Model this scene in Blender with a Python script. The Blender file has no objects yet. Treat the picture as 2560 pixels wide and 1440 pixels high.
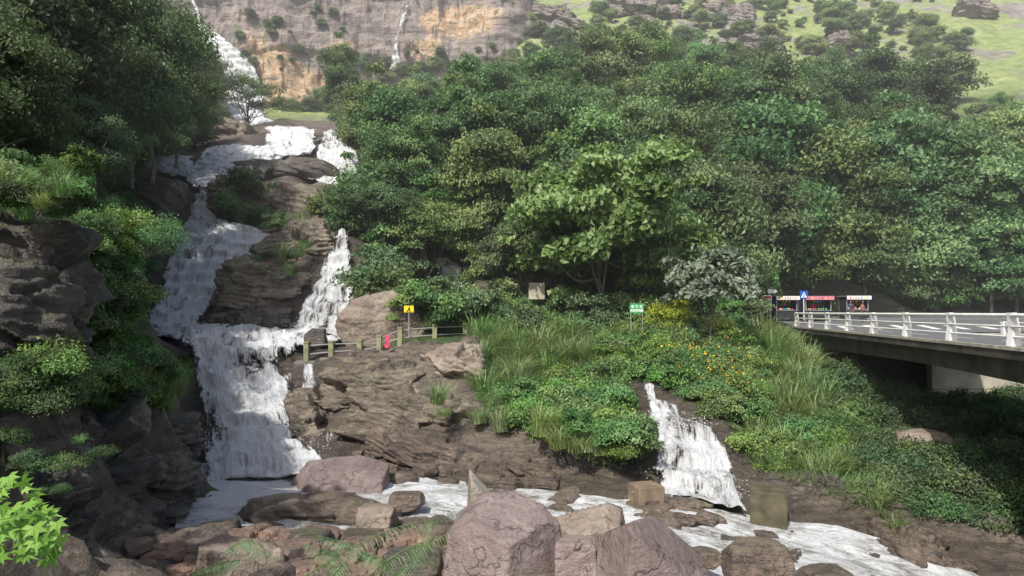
import bpy, bmesh, math, numpy as np
from mathutils import Vector, Matrix
rng=np.random.default_rng(7)
S=bpy.context.scene
# ------------------------------------------------------------ camera
F=1707.0; PITCH=math.atan(60/F)
cam=bpy.data.cameras.new("camera"); cam.lens=24; cam.sensor_width=36; cam.clip_end=1500; cam.clip_start=0.1
co=bpy.data.objects.new("camera",cam); S.collection.objects.link(co)
co.location=(0,0,0); co.rotation_euler=(math.pi/2+PITCH,0,0); S.camera=co
cp,sp=math.cos(PITCH),math.sin(PITCH)
def P(U,V,d):
    a=(U-1280)/F; b=(720-V)/F
    x,y,z=a,cp-b*sp,sp+b*cp
    return np.array([x*d/y,d,z*d/y])
def Pz(U,V,z):
    p=P(U,V,1.0); return p*(z/p[2])
def proj(p):
    p=np.atleast_2d(p); dep=p[:,1]*cp+p[:,2]*sp; up=-p[:,1]*sp+p[:,2]*cp
    dep=np.where(dep<0.1,0.1,dep)
    return np.stack([1280+F*p[:,0]/dep,720-F*up/dep],1)
def inpoly(q,poly):
    x,y=q[:,0],q[:,1]; r=np.zeros(len(q),bool); n=len(poly)
    for i in range(n):
        x1,y1=poly[i]; x2,y2=poly[(i+1)%n]
        if y1==y2: continue
        c=((y1>y)!=(y2>y))&(x<(x2-x1)*(y-y1)/(y2-y1)+x1); r^=c
    return r
# ------------------------------------------------------------ noise
RT=np.random.default_rng(3).random((64,64,64)).astype(np.float32)
def vn(p):
    i=np.floor(p).astype(int); f=p-i; u=f*f*(3-2*f); r=0
    for a in (0,1):
        for b in (0,1):
            for c in (0,1):
                w=(u[:,0] if a else 1-u[:,0])*(u[:,1] if b else 1-u[:,1])*(u[:,2] if c else 1-u[:,2])
                r=r+w*RT[(i[:,0]+a)&63,(i[:,1]+b)&63,(i[:,2]+c)&63]
    return r*2-1
def fbm(p,o=4):
    r=0; a=1.0; s=0
    for k in range(o):
        r=r+a*vn(p*(2.03**k)+17.3*k); s+=a; a*=0.5
    return r/s
# ------------------------------------------------------------ mesh helpers
def mesh(name,v,f,mats=(),smooth=True,attr=None,mi=None,uv=None):
    v=np.asarray(v,np.float32); me=bpy.data.meshes.new(name)
    if isinstance(f,list):
        me.from_pydata(v.tolist(),[],[list(map(int,q)) for q in f])
    else:
        f=np.asarray(f,np.int32); n,k=f.shape
        me.vertices.add(len(v)); me.vertices.foreach_set("co",v.ravel())
        me.loops.add(n*k); me.loops.foreach_set("vertex_index",f.ravel())
        me.polygons.add(n); me.polygons.foreach_set("loop_start",np.arange(0,n*k,k,dtype=np.int32))
        me.update(calc_edges=True)
    for m in mats: me.materials.append(m)
    me.polygons.foreach_set("use_smooth",np.full(len(me.polygons),smooth))
    if mi is not None: me.polygons.foreach_set("material_index",np.asarray(mi,np.int32))
    for k,a in (attr or {}).items():
        a=np.asarray(a,np.float32)
        if a.ndim==1:
            t=me.attributes.new(k,'FLOAT','POINT'); t.data.foreach_set("value",a)
        else:
            t=me.attributes.new(k,'FLOAT_VECTOR','POINT'); t.data.foreach_set("vector",a.ravel())
    me.update(); me.validate()
    return me
def obj(name,me,parent=None,loc=(0,0,0),rot=(0,0,0),sc=(1,1,1)):
    o=bpy.data.objects.new(name,me); S.collection.objects.link(o)
    o.location=loc; o.rotation_euler=rot; o.scale=sc if hasattr(sc,'__len__') else (sc,)*3
    if parent: o.parent=parent
    return o
def empty(name,loc=(0,0,0),rz=0):
    e=bpy.data.objects.new(name,None); S.collection.objects.link(e); e.location=loc; e.rotation_euler=(0,0,rz); return e
def gridfaces(nr,nc):
    i=np.arange(nr-1)[:,None]*nc+np.arange(nc-1)[None,:]
    return np.stack([i,i+1,i+nc+1,i+nc],-1).reshape(-1,4)
def boxmesh(name,x0,x1,y0,y1,z0,z1,mat,bev=0.01):
    bm=bmesh.new(); bmesh.ops.create_cube(bm,size=1)
    for v in bm.verts:
        v.co=Vector(((x0+x1)/2+v.co.x*(x1-x0),(y0+y1)/2+v.co.y*(y1-y0),(z0+z1)/2+v.co.z*(z1-z0)))
    if bev: bmesh.ops.bevel(bm,geom=bm.edges[:],offset=bev,segments=2,affect='EDGES')
    me=bpy.data.meshes.new(name); bm.to_mesh(me); bm.free(); me.materials.append(mat); return me
def box(name,x0,x1,y0,y1,z0,z1,mat,parent=None,bev=0.01,loc=(0,0,0),rot=(0,0,0)):
    return obj(name,boxmesh(name,x0,x1,y0,y1,z0,z1,mat,bev),parent,loc,rot)
def tube(pts,rad,ns=6):
    pts=np.asarray(pts,float); n=len(pts); rad=np.broadcast_to(rad,(n,))
    t=np.gradient(pts,axis=0); t/=np.linalg.norm(t,axis=1)[:,None]+1e-9
    ref=np.array([0.31,0.2,0.93]) if abs(t[0,2])<0.8 else np.array([1.0,0.1,0])
    a=np.cross(t,ref); a/=np.linalg.norm(a,axis=1)[:,None]+1e-9; b=np.cross(t,a)
    an=np.linspace(0,2*np.pi,ns,endpoint=False)
    v=pts[:,None]+rad[:,None,None]*(np.cos(an)[None,:,None]*a[:,None]+np.sin(an)[None,:,None]*b[:,None])
    f=[]
    for i in range(n-1):
        for j in range(ns):
            f.append((i*ns+j,i*ns+(j+1)%ns,(i+1)*ns+(j+1)%ns,(i+1)*ns+j))
    return v.reshape(-1,3),np.array(f)
def join(parts):
    V=[];Fc=[];o=0
    for v,f in parts:
        V.append(v);Fc.append(np.asarray(f)+o);o+=len(v)
    return np.concatenate(V),np.concatenate(Fc)
# ------------------------------------------------------------ materials
class NT:
    def __init__(s,name):
        s.m=bpy.data.materials.new(name); s.m.use_nodes=True; s.t=s.m.node_tree; s.n=s.t.nodes; s.n.clear()
        s.out=s.add('ShaderNodeOutputMaterial')
    def add(s,t,**k):
        n=s.n.new(t)
        for a,b in k.items(): setattr(n,a,b)
        return n
    def l(s,a,b): s.t.links.new(a,b)
    def noise(s,vec,scale,det=4,rough=0.55,dist=0):
        n=s.add('ShaderNodeTexNoise'); n.inputs['Scale'].default_value=scale; n.inputs['Detail'].default_value=det
        n.inputs['Roughness'].default_value=rough; n.inputs['Distortion'].default_value=dist
        if vec is not None: s.l(vec,n.inputs['Vector'])
        return n.outputs['Fac']
    def ramp(s,fac,st):
        r=s.add('ShaderNodeValToRGB'); e=r.color_ramp.elements
        while len(e)<len(st): e.new(0.5)
        for i,(p,c) in enumerate(st):
            e[i].position=p; e[i].color=(c,c,c,1) if not hasattr(c,'__len__') else (*c,1)
        s.l(fac,r.inputs[0]); return r.outputs[0]
    def mix(s,fac,a,b,mode='MIX'):
        m=s.add('ShaderNodeMix',data_type='RGBA',blend_type=mode)
        for sock,val in ((m.inputs[0],fac),(m.inputs[6],a),(m.inputs[7],b)):
            if isinstance(val,(int,float)): sock.default_value=val
            elif isinstance(val,tuple): sock.default_value=(*val,1)
            else: s.l(val,sock)
        return m.outputs[2]
    def math(s,op,a,b=0.0,clamp=False):
        m=s.add('ShaderNodeMath',operation=op,use_clamp=clamp)
        for sock,val in ((m.inputs[0],a),(m.inputs[1],b)):
            if isinstance(val,(int,float)): sock.default_value=val
            else: s.l(val,sock)
        return m.outputs[0]
    def mapv(s,vec,sc=(1,1,1),rot=(0,0,0)):
        m=s.add('ShaderNodeMapping'); m.inputs['Scale'].default_value=sc; m.inputs['Rotation'].default_value=rot
        s.l(vec,m.inputs['Vector']); return m.outputs[0]
    def bump(s,h,st,dist=0.1,nrm=None):
        b=s.add('ShaderNodeBump'); b.inputs['Strength'].default_value=st; b.inputs['Distance'].default_value=dist
        s.l(h,b.inputs['Height'])
        if nrm is not None: s.l(nrm,b.inputs['Normal'])
        return b.outputs[0]
    def pbr(s,col,rough=0.7,nrm=None,spec=0.3):
        p=s.add('ShaderNodeBsdfPrincipled')
        for key,val in (('Base Color',col),('Roughness',rough)):
            if isinstance(val,(int,float)): p.inputs[key].default_value=val
            elif isinstance(val,tuple): p.inputs[key].default_value=(*val,1)
            else: s.l(val,p.inputs[key])
        p.inputs['Specular IOR Level'].default_value=spec
        if nrm is not None: s.l(nrm,p.inputs['Normal'])
        return p.outputs[0]
    def end(s,sh): s.l(sh,s.out.inputs['Surface']); return s.m
def simple(name,col,rough=0.6,var=0.15,scale=6,bump=0.1):
    t=NT(name); tc=t.add('ShaderNodeTexCoord').outputs['Object']
    n=t.noise(tc,scale,5)
    c=t.mix(t.ramp(n,[(0.3,0.0),(0.7,1.0)]),tuple(x*(1-var) for x in col),tuple(min(1,x*(1+var)) for x in col))
    return t.end(t.pbr(c,rough,t.bump(n,bump,0.02)))
def rockmat(name,A,B,D,rough=0.65,strata=0.0,moss=0.0,sc=1.0):
    t=NT(name); tc=t.add('ShaderNodeTexCoord').outputs['Object']
    oi=t.add('ShaderNodeObjectInfo').outputs['Random']
    n1=t.noise(tc,0.7*sc,6,0.62,0.4); n2=t.noise(tc,5*sc,6,0.65); n3=t.noise(tc,24*sc,4,0.7)
    c=t.mix(t.ramp(n1,[(0.38,0.0),(0.62,1.0)]),A,B)
    c=t.mix(t.ramp(n2,[(0.5,0.0),(0.72,0.75)]),c,D)
    if strata>0:
        ns=t.noise(t.mapv(tc,(0.6,0.6,4.2),(0.2,-0.14,0)),1.0,8,0.7,0.7)
        c=t.mix(t.ramp(ns,[(0.38,0.85*strata),(0.47,0.0)]),c,tuple(x*0.5 for x in D))
        c=t.mix(t.ramp(ns,[(0.54,0.0),(0.64,0.5*strata)]),c,tuple(min(1,x*1.3) for x in B))
    c=t.mix(t.ramp(t.noise(tc,1.9*sc,8,0.72),[(0.56,0.0),(0.66,0.6)]),c,tuple(min(1,x*1.35+0.03) for x in B))
    geo=t.add('ShaderNodeNewGeometry').outputs['Normal']; sx=t.add('ShaderNodeSeparateXYZ'); t.l(geo,sx.inputs[0])
    if moss>0:
        mz=t.math('MULTIPLY',t.ramp(sx.outputs[2],[(0.3,0.0),(0.8,1.0)]),t.ramp(t.noise(tc,1.6,6,0.65),[(0.47,0.0),(0.56,1.0)]))
        c=t.mix(t.math('MULTIPLY',mz,moss),c,(0.10,0.105,0.04))
    hs=t.add('ShaderNodeHueSaturation'); t.l(c,hs.inputs['Color']); t.l(t.math('ADD',t.math('MULTIPLY',oi,0.4),0.85),hs.inputs['Value'])
    c=hs.outputs[0]
    vo=t.add('ShaderNodeTexVoronoi',feature='DISTANCE_TO_EDGE'); vo.inputs['Scale'].default_value=0.8*sc
    dv=t.add('ShaderNodeVectorMath',operation='ADD'); t.l(t.mapv(tc,(0.8,0.8,1.6),(0.2,0.1,0)),dv.inputs[0])
    nz=t.add('ShaderNodeTexNoise'); nz.inputs['Scale'].default_value=2; t.l(tc,nz.inputs['Vector']); t.l(nz.outputs['Color'],dv.inputs[1])
    t.l(dv.outputs[0],vo.inputs['Vector'])
    crack=t.ramp(vo.outputs['Distance'],[(0.0,0.0),(0.02,1.0)])
    c=t.mix(crack,t.mix(0.6,c,(0.02,0.018,0.015)),c)
    h=t.math('ADD',t.math('MULTIPLY',n2,1.0),t.math('MULTIPLY',n3,0.35))
    if strata>0: h=t.math('ADD',h,t.math('MULTIPLY',ns,1.8*strata))
    b=t.bump(h,0.9,0.13); b=t.bump(crack,0.4,0.05,b)
    r=t.math('ADD',t.math('MULTIPLY',n2,0.35),rough-0.17)
    return t.end(t.pbr(c,r,b,0.45))
M_rock=rockmat("rock_brown",(0.21,0.165,0.13),(0.33,0.275,0.22),(0.11,0.09,0.077),0.55)
M_strata=rockmat("rock_layered",(0.175,0.142,0.11),(0.33,0.28,0.215),(0.09,0.077,0.066),0.55,0.9,0.7)
M_dark=rockmat("rock_wet_dark",(0.075,0.068,0.06),(0.165,0.142,0.12),(0.036,0.033,0.031),0.36,0.6,0.7)  # wet rock; also carries painted tree shade behind the stalls
M_wet=rockmat("rock_wet",(0.12,0.093,0.076),(0.225,0.175,0.138),(0.055,0.047,0.043),0.3,0.7,0.3)
M_purple=rockmat("rock_purple",(0.22,0.165,0.152),(0.32,0.255,0.235),(0.135,0.105,0.098),0.5)
M_pale=rockmat("rock_pale",(0.31,0.27,0.22),(0.40,0.36,0.30),(0.18,0.15,0.125),0.7)
def leafmat(name,dark,mid,light,trans=0.35,rough=0.5,var=0.8):
    t=NT(name); a=t.add('ShaderNodeAttribute',attribute_name='v').outputs['Fac']
    oi=t.add('ShaderNodeObjectInfo').outputs['Random']
    c=t.ramp(a,[(0.0,dark),(0.5,mid),(1.0,light)])
    hs=t.add('ShaderNodeHueSaturation'); t.l(c,hs.inputs['Color'])
    t.l(t.math('ADD',t.math('MULTIPLY',oi,var),1.05-var/2),hs.inputs['Value'])
    r2=t.math('FRACT',t.math('MULTIPLY',oi,7.31)); t.l(t.math('ADD',t.math('MULTIPLY',r2,0.075),0.45),hs.inputs['Hue'])
    t.l(t.math('ADD',t.math('MULTIPLY',t.math('FRACT',t.math('MULTIPLY',oi,13.7)),0.3),0.72),hs.inputs['Saturation'])
    p=t.pbr(hs.outputs[0],rough,None,0.35); tr=t.add('ShaderNodeBsdfTranslucent')
    t.l(t.mix(0.4,hs.outputs[0],(0.18,0.28,0.04)),tr.inputs[0]); mx=t.add('ShaderNodeMixShader'); mx.inputs[0].default_value=trans
    t.l(p,mx.inputs[1]); t.l(tr.outputs[0],mx.inputs[2]); return t.end(mx.outputs[0])
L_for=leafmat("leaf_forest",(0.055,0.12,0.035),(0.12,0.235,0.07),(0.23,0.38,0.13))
L_for_haze=leafmat("leaf_forest_far",(0.08,0.155,0.055),(0.16,0.28,0.09),(0.28,0.43,0.16))  # paler greens for far trees: aerial haze put into the leaf colour
L_lt=leafmat("leaf_light",(0.10,0.20,0.05),(0.19,0.35,0.095),(0.33,0.50,0.18),0.4,var=0.2)
L_shade=leafmat("leaf_dark",(0.04,0.09,0.035),(0.085,0.165,0.06),(0.16,0.265,0.095))  # darker greens: shade of left bank and bridge underside painted into the leaves
L_hill=leafmat("leaf_hill",(0.12,0.19,0.065),(0.22,0.32,0.11),(0.34,0.46,0.17))
L_sh=leafmat("leaf_shrub",(0.055,0.145,0.03),(0.12,0.275,0.06),(0.23,0.41,0.10),0.35,var=0.6)
L_silver=leafmat("leaf_silver",(0.14,0.23,0.14),(0.26,0.39,0.25),(0.38,0.52,0.36))
L_yel=leafmat("leaf_yellow",(0.16,0.28,0.015),(0.36,0.5,0.03),(0.58,0.62,0.05),0.3,var=0.2)
L_gr=leafmat("grass_blades",(0.07,0.16,0.035),(0.18,0.32,0.085),(0.38,0.48,0.2),0.35,var=0.5)
L_fern=leafmat("leaf_fern",(0.06,0.22,0.01),(0.13,0.40,0.02),(0.25,0.55,0.06),0.4,var=0.2)
M_bark=simple("bark",(0.19,0.16,0.12),0.85,0.4,5,0.6)
M_fl=simple("flower_orange",(0.85,0.45,0.02),0.6)
# ------------------------------------------------------------ water ribbons
RIB={}
RIB['lower_waterfall']=[P(370,832,40),P(890,845,40),P(400,850,37),P(840,866,36.5),P(465,880,33.5),P(752,900,33.3),P(488,960,31.8),P(748,950,31.8),P(520,1060,30),P(748,1050,30),P(500,1130,28),P(785,1120,28),P(470,1195,25.5),P(865,1178,25.9),P(455,1225,24.9),P(900,1200,25.5)]
RIB['main_waterfall']=[P(488,480,58),P(550,490,58),P(468,545,55),P(545,548,54.5),P(430,595,51),P(695,597,50.5),P(420,645,48.5),P(652,645,48.3),P(400,720,45.2),P(576,720,45.5),P(370,785,42.6),P(524,785,43),P(345,842,40.5),P(514,842,41)]
RIB['side_waterfall']=[P(842,590,46),P(880,592,46),P(815,650,44.2),P(886,650,44.2),P(786,710,42.8),P(890,710,42.8),P(748,780,41.2),P(890,780,41.2),P(715,852,39),P(882,855,39)]
RIB['cascade']=[P(662,330,86),P(798,335,86),P(645,385,79),P(790,390,79),P(530,378,75.5),P(720,412,74),P(482,422,69),P(665,446,69),P(462,462,64),P(590,466,64),P(488,490,57.5),P(552,494,57.5)]
RIB['cascade.001']=[P(340,410,70),P(490,404,73),P(355,432,67),P(495,432,69),P(425,455,65),P(505,460,65)]
RIB['cascade.002']=[P(808,342,85),P(856,346,85),P(790,388,79),P(898,398,79),P(780,430,73.5),P(905,436,73.5),P(765,460,70),P(868,494,68)]
RIB['falls_base']=[P(560,245,151),P(664,245,151),P(568,272,138),P(660,274,138),P(575,302,118),P(672,304,118),P(640,336,98),P(765,334,98)]
RIB['side_cascade']=[P(1080,660,49),P(1155,668,49),P(1092,700,47),P(1184,702,47),P(1096,748,45.5),P(1196,748,45.5)]
RIB['small_waterfall']=[P(1598,965,31),P(1634,970,31),P(1606,1015,29.4),P(1672,1018,29.4),P(1614,1050,28.2),P(1752,1058,28.0),P(1624,1100,27.0),P(1808,1105,26.6),P(1628,1165,25.6),P(1845,1180,25.0),P(1634,1245,24),P(1888,1300,22.2)]
ws=[((430,1335),(505,1165),-6.1),((640,1325),(700,1155),-6.12),((860,1335),(900,1165),-6.15),((1060,1335),(1080,1190),-6.2),((1250,1335),(1250,1215),-6.28),((1450,1370),(1440,1236),-6.4),((1650,1410),(1640,1264),-6.5),((1850,1490),(1870,1292),-6.75),((2050,1550),(2120,1330),-7.1),((2300,1640),(2360,1400),-7.6),((2560,1800),(2600,1520),-8.4)]
RIB['stream']=[q for a,b,z in ws for q in (Pz(*a,z),Pz(*b,z))]
def catmull(p,n):
    p=np.asarray(p); k=len(p); q=np.concatenate([[2*p[0]-p[1]],p,[2*p[-1]-p[-2]]])
    t=np.linspace(0,k-1,n); i=np.minimum(t.astype(int),k-2); f=(t-i)[:,None]
    a,b,c,d=q[i],q[i+1],q[i+2],q[i+3]
    return 0.5*((2*b)+(c-a)*f+(2*a-5*b+4*c-d)*f**2+(3*b-a-3*c+d)*f**3)
ctrl=[]; wsamp=[]
for k,r in RIB.items():
    r=np.array(r); L=catmull(r[0::2],(len(r)//2)*3); R=catmull(r[1::2],(len(r)//2)*3)
    for s in (0,0.35,0.65,1):
        q=L+(R-L)*s; wsamp.append(q.copy()); q=q.copy()
        q[:,2]-=(0.15 if s in (0,1) else 0.35); q[:,1]+=0.1
        ctrl.append(q[::2])
ctrl=np.concatenate(ctrl); wsamp=np.concatenate(wsamp)
LC=[(300,1440,14.5),(600,1400,16),(900,1380,17),(1250,1400,16.5),(1600,1430,16),(450,1345,18),(1900,1540,15.5),
(50,1350,11),(100,1200,14),(150,1000,16),(120,800,17),(100,600,18),(0,480,18.5),(-250,300,20),(-250,700,12),(300,1300,18),(350,1150,21),(430,1060,23.5),(440,950,26),(380,860,30),(330,790,34),(250,650,34),(300,560,40),(390,600,48),(200,450,45),(360,470,58),(0,350,50),(300,300,65),(100,150,75),(-300,200,60),(-300,600,30),(420,345,83),(430,270,108),(420,200,135),(-400,0,120),(300,80,150),
(720,605,48),(790,600,47),(640,700,44.8),(700,700,44.2),(590,800,42),(680,830,40.8),(690,520,56),(800,520,55),(620,475,62),(740,440,70),(700,470,62),(820,500,62),(860,560,52),
(590,345,90),(520,345,87),(720,305,103),(850,320,97),(710,290,128),(730,282,142),(800,272,142),(470,240,140),(500,250,148),
(800,270,152),(900,260,152),(1000,250,152),(1100,245,152),(1180,240,152),(700,275,152),(640,270,158),(900,262,175),(700,270,175),(1100,250,175),(550,270,170),
(930,780,42),(930,860,37.5),(1000,780,42),(960,650,48),(920,500,58),(950,400,72),(1000,320,92),(1000,280,125),(1150,275,125),
(1200,785,42),(1240,700,46),(1040,700,46),(1200,600,54),(1300,450,68),(1350,350,88),(1400,270,112),(1500,190,140),
(1500,775,44),(1500,700,50),(1600,550,62),(1650,430,78),(1700,310,102),(1750,220,135),
(1850,795,47),(1900,725,62),(2000,600,68),(2050,430,82),(2050,310,105),(2050,210,135),
(2300,770,66),(2300,650,72),(2350,470,88),(2350,310,115),(2350,210,140),
(2560,770,68),(2600,600,78),(2600,400,95),(2600,240,125),(2560,0,190),(2800,0,185),(3000,400,100),(3000,700,80),
(2200,20,195),(1900,30,190),(1600,30,185),(1400,40,180),(1330,100,160),(1280,-150,250),(2200,-150,250),(3000,-100,240),(0,-150,200)]
LC+=[(850,895,34.5),(1000,880,34.3),(1230,855,35.5),(1450,845,37),(1650,850,38),(1850,850,39),(1100,800,39),(1400,800,41),(1700,800,43),
(790,930,32.6),(850,960,32),(870,1060,30.4),(800,1110,28.4),(870,1130,28),(1000,900,33.6),(1100,900,33.6),(1000,1030,30.2),(1100,1060,29.3),(1050,1160,26.8),(1200,1000,31.3),(1200,1190,26.2),(1300,930,33),(1350,1000,31),(1350,1100,28),(1400,1200,25.6),(1500,950,32.5),(1500,1080,28.5),(1550,1200,25.2),(1580,960,31.5),(1720,940,32.5),(1900,900,36),(1850,1050,29),(1910,1180,26),(1950,1000,32),(2000,1250,24.5),(2050,1100,29),(2100,1000,34),(2050,910,40),(2150,1250,25),(2300,1150,28),(2300,1300,23.5),(2450,1100,30),(2500,1250,24),(2300,1040,36),(2500,1040,36),(2380,1030,39),(2560,1030,39),(2650,1040,39)]
lc=[P(*c) for c in LC]
lc+= [np.array(c,float) for c in [(0,0,-1.9),(-8,0,-1.9),(8,0,-1.9),(-15,-3,-1),(15,-3,-2),(0,-4,-1.7),(0,4,-3.3),(-5,4,-3.3),(5,4,-3.5),(0,8,-5),(-5,9,-5.0),(5,9,-5.3),(9,6,-5),(12,10,-7),(16,14,-8.8),(20,10,-8),(26,20,-7.5),(24,45,-2.6),(32,47,-2),(50,40,-5),(60,45,-1.5),(40,20,-6),(-20,5,3),(-25,20,8),(-40,30,14)]]
ctrl=np.concatenate([ctrl,np.array(lc)])
C2=1.2**2
def kern(a,b):
    d=((a[:,None,:]-b[None])**2).sum(-1); return np.sqrt(d+C2)
A=kern(ctrl[:,:2],ctrl[:,:2]); n=len(ctrl); A-=np.eye(n)*0.05
BM=np.zeros((n+1,n+1)); BM[:n,:n]=A; BM[:n,n]=1; BM[n,:n]=1
W=np.linalg.solve(BM,np.append(ctrl[:,2],0))
def edge_x(y): return 10.54+0.193*y
def road_w(y): return np.where(y<40.5,8.5,np.minimum(8.5+(y-40.5)*12.0,75))
def road_z(x,y): return -1.2+np.clip(y-46,0,30)*0.05
def on_road(x,y,m=0.0): return (y>-5)&(y<62+m)&(x>edge_x(y)-m)&(x<edge_x(y)+road_w(y)+m)
def wdist(x,y):
    r=np.empty(len(x)); 
    for i in range(0,len(x),20000):
        q=np.stack([x[i:i+20000],y[i:i+20000]],1); d=((q[:,None]-wsamp[None,:,:2])**2).sum(-1); r[i:i+20000]=np.sqrt(d.min(1))
    return r
def H(x,y,wd=None):
    x=np.atleast_1d(np.asarray(x,float)); y=np.atleast_1d(np.asarray(y,float)); z=np.empty(len(x))
    for i in range(0,len(x),20000):
        q=np.stack([x[i:i+20000],y[i:i+20000]],1); z[i:i+20000]=kern(q,ctrl[:,:2])@W[:n]+W[n]
    if wd is None: wd=wdist(x,y)
    q=np.stack([x,y,z],1); amp=np.clip(0.25+y*0.008,0.2,1.6)*np.clip((wd-0.3)/2.5,0,1)
    z=z+amp*fbm(q*0.35/np.clip(y/60,1,3)[:,None],5)
    rd=on_road(x,y,1.5); rz=road_z(x,y)
    z=np.where(rd&(y>46.5),np.minimum(z,rz-0.1),z)
    z=np.where(rd&(y<=46.5),np.minimum(z,-3.2),z)
    z=np.where((x>18)&(x<60)&(y>24)&(y<41),np.minimum(z,-5.2+0.5*np.sin(x)),z)
    z=np.where((~rd)&(y<=60)&(y>44)&(x>edge_x(y)-1.5)&(x<80),np.minimum(z,rz+0.3),z)
    return z
ys=[-4.0]
while ys[-1]<260: ys.append(ys[-1]+max(0.2,0.0056*ys[-1]*(1.6 if ys[-1]>60 else 1)))
ys=np.array(ys); NC=480; ts=np.linspace(-1,1,NC)
X=ts[None,:]*(0.92*np.abs(ys[:,None])+16); Y=np.repeat(ys[:,None],NC,1)
xf,yf=X.ravel(),Y.ravel(); wd=wdist(xf,yf); zf=H(xf,yf,wd)
TP=np.stack([xf,yf,zf],1); q=proj(TP)
rockpoly=[[(740,880),(1200,860),(1210,1000),(1280,1090),(1640,1160),(1660,1300),(740,1250)],
 [(520,430),(860,430),(870,600),(890,860),(500,860)],[(430,300),(900,300),(900,480),(430,500)],[(0,950),(500,1000),(520,1320),(1200,1600),(0,1600)],
 [(0,540),(190,540),(190,1000),(0,1000)],[(1880,1150),(2120,1150),(2500,1300),(2900,1500),(2900,1900),(1200,1900),(1200,1300)],[(1860,640),(2600,660),(2600,790),(1860,790)]]
rk=np.zeros(len(q),bool)
for pl in rockpoly: rk|=inpoly(q,pl)&(yf>8)
rk=rk|(wd<1.0)
hill=np.clip((yf-105)/30,0,1)
mt=NT("terrain"); tc=mt.add('ShaderNodeTexCoord').outputs['Object']
ar=mt.add('ShaderNodeAttribute',attribute_name='rock').outputs['Fac']; ah=mt.add('ShaderNodeAttribute',attribute_name='hill').outputs['Fac']; aw=mt.add('ShaderNodeAttribute',attribute_name='wet').outputs['Fac']
n1=mt.noise(tc,0.5,6,0.65); n2=mt.noise(tc,4,6,0.65); ns=mt.noise(mt.mapv(tc,(0.5,0.5,3.6),(0.2,-0.14,0)),1.2,7,0.7,0.8)
rc=mt.mix(mt.ramp(n1,[(0.35,0.0),(0.65,1.0)]),(0.15,0.12,0.094),(0.28,0.232,0.18)); rc=mt.mix(mt.ramp(n2,[(0.45,0.0),(0.65,0.8)]),rc,(0.08,0.068,0.06))
rc=mt.mix(mt.ramp(ns,[(0.38,0.8),(0.5,0.0)]),rc,(0.045,0.038,0.034))
rc=mt.mix(mt.math('MULTIPLY',aw,0.65),rc,(0.055,0.046,0.038))
soil=mt.mix(n2,(0.035,0.06,0.02),(0.08,0.12,0.04))
hn=mt.noise(tc,0.06,9,0.75,0.5)
hg=mt.mix(mt.ramp(mt.noise(tc,0.4,9,0.8),[(0.38,0.0),(0.62,1.0)]),(0.17,0.235,0.07),(0.42,0.48,0.19))
hg=mt.mix(mt.ramp(hn,[(0.52,0.0),(0.58,1.0)]),hg,mt.mix(mt.ramp(n1,[(.4,0.0),(.6,1.0)]),(0.20,0.18,0.165),(0.38,0.34,0.30)))
g=mt.mix(ah,soil,hg)
col=mt.mix(ar,g,rc)
hh=mt.math('ADD',n2,mt.math('MULTIPLY',ns,1.6)); b=mt.bump(hh,1.0,0.2); b=mt.bump(mt.noise(tc,18,4,0.7),0.4,0.04,b)
M_ter=mt.end(mt.pbr(col,mt.math('SUBTRACT',0.8,mt.math('MULTIPLY',aw,0.5)),b,0.4))
st=TP[:,2]*1.3+0.08*TP[:,0]+1.4*fbm(TP*0.3,3); fr=st-np.floor(st); rg=1-np.abs(fbm(TP*0.7+30,4))*2.5
TP[:,2]+=np.where(rk&(wd>0.4)&(yf>12)&(yf<60),(np.clip(fr*3,0,1)-fr)*0.5+0.25*rg+0.15*fbm(TP*2.2,3),0)*np.clip((wd-0.4)/1.2,0,1)
TP[:,2]+=np.where(yf>95,1.2*fbm(TP*0.12,4),0)*hill*np.clip(wd/6,0,1)
obj("terrain",mesh("terrain",TP,gridfaces(len(ys),NC),[M_ter],True,{'rock':rk.astype(float),'hill':hill,'wet':np.clip(1.6-wd*0.7,0,1)}))
# ------------------------------------------------------------ water material
def watermat(name,lo,hi,deep,stretch,edge=True,a0=0.42):
    t=NT(name); f=t.add('ShaderNodeAttribute',attribute_name='flow').outputs['Vector']; e=t.add('ShaderNodeAttribute',attribute_name='edge').outputs['Fac']
    de=t.add('ShaderNodeAttribute',attribute_name='dens').outputs['Fac']
    v=t.mapv(f,(1,stretch,1)); a=t.noise(v,1.7,8,0.74,0.8); b=t.noise(v,8,6,0.75,0.5)
    c2=t.noise(t.mapv(f,(1,0.6,1)),0.55,6,0.68,0.8)
    s=t.math('ADD',t.math('ADD',t.math('MULTIPLY',a,0.65),t.math('MULTIPLY',b,0.35)),t.math('MULTIPLY',c2,0.6))
    s=t.math('ADD',s,t.math('SUBTRACT',de,0.75))
    fo=t.ramp(s,[(lo,0.0),(hi,1.0)])
    col=t.mix(fo,deep,(0.85,0.87,0.88)); ro=t.math('ADD',t.math('MULTIPLY',fo,0.5),0.12)
    sh=t.pbr(col,ro,t.bump(t.math('ADD',a,t.math('MULTIPLY',b,0.6)),1.0,0.35),0.4)
    if edge:
        al=t.ramp(t.math('ADD',t.math('MULTIPLY',t.math('SUBTRACT',s,a0),4.0),t.math('MULTIPLY',t.math('SUBTRACT',e,1.0),1.1)),[(0.0,0.0),(0.25,1.0)])
        tr=t.add('ShaderNodeBsdfTransparent'); mx=t.add('ShaderNodeMixShader'); t.l(al,mx.inputs[0]); t.l(tr.outputs[0],mx.inputs[1]); t.l(sh,mx.inputs[2]); sh=mx.outputs[0]
    return t.end(sh)
W_fall=watermat("water_fall",0.43,0.58,(0.33,0.32,0.30),0.28)
W_str=watermat("water_stream",0.47,0.62,(0.27,0.26,0.22),0.45,False)
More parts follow.
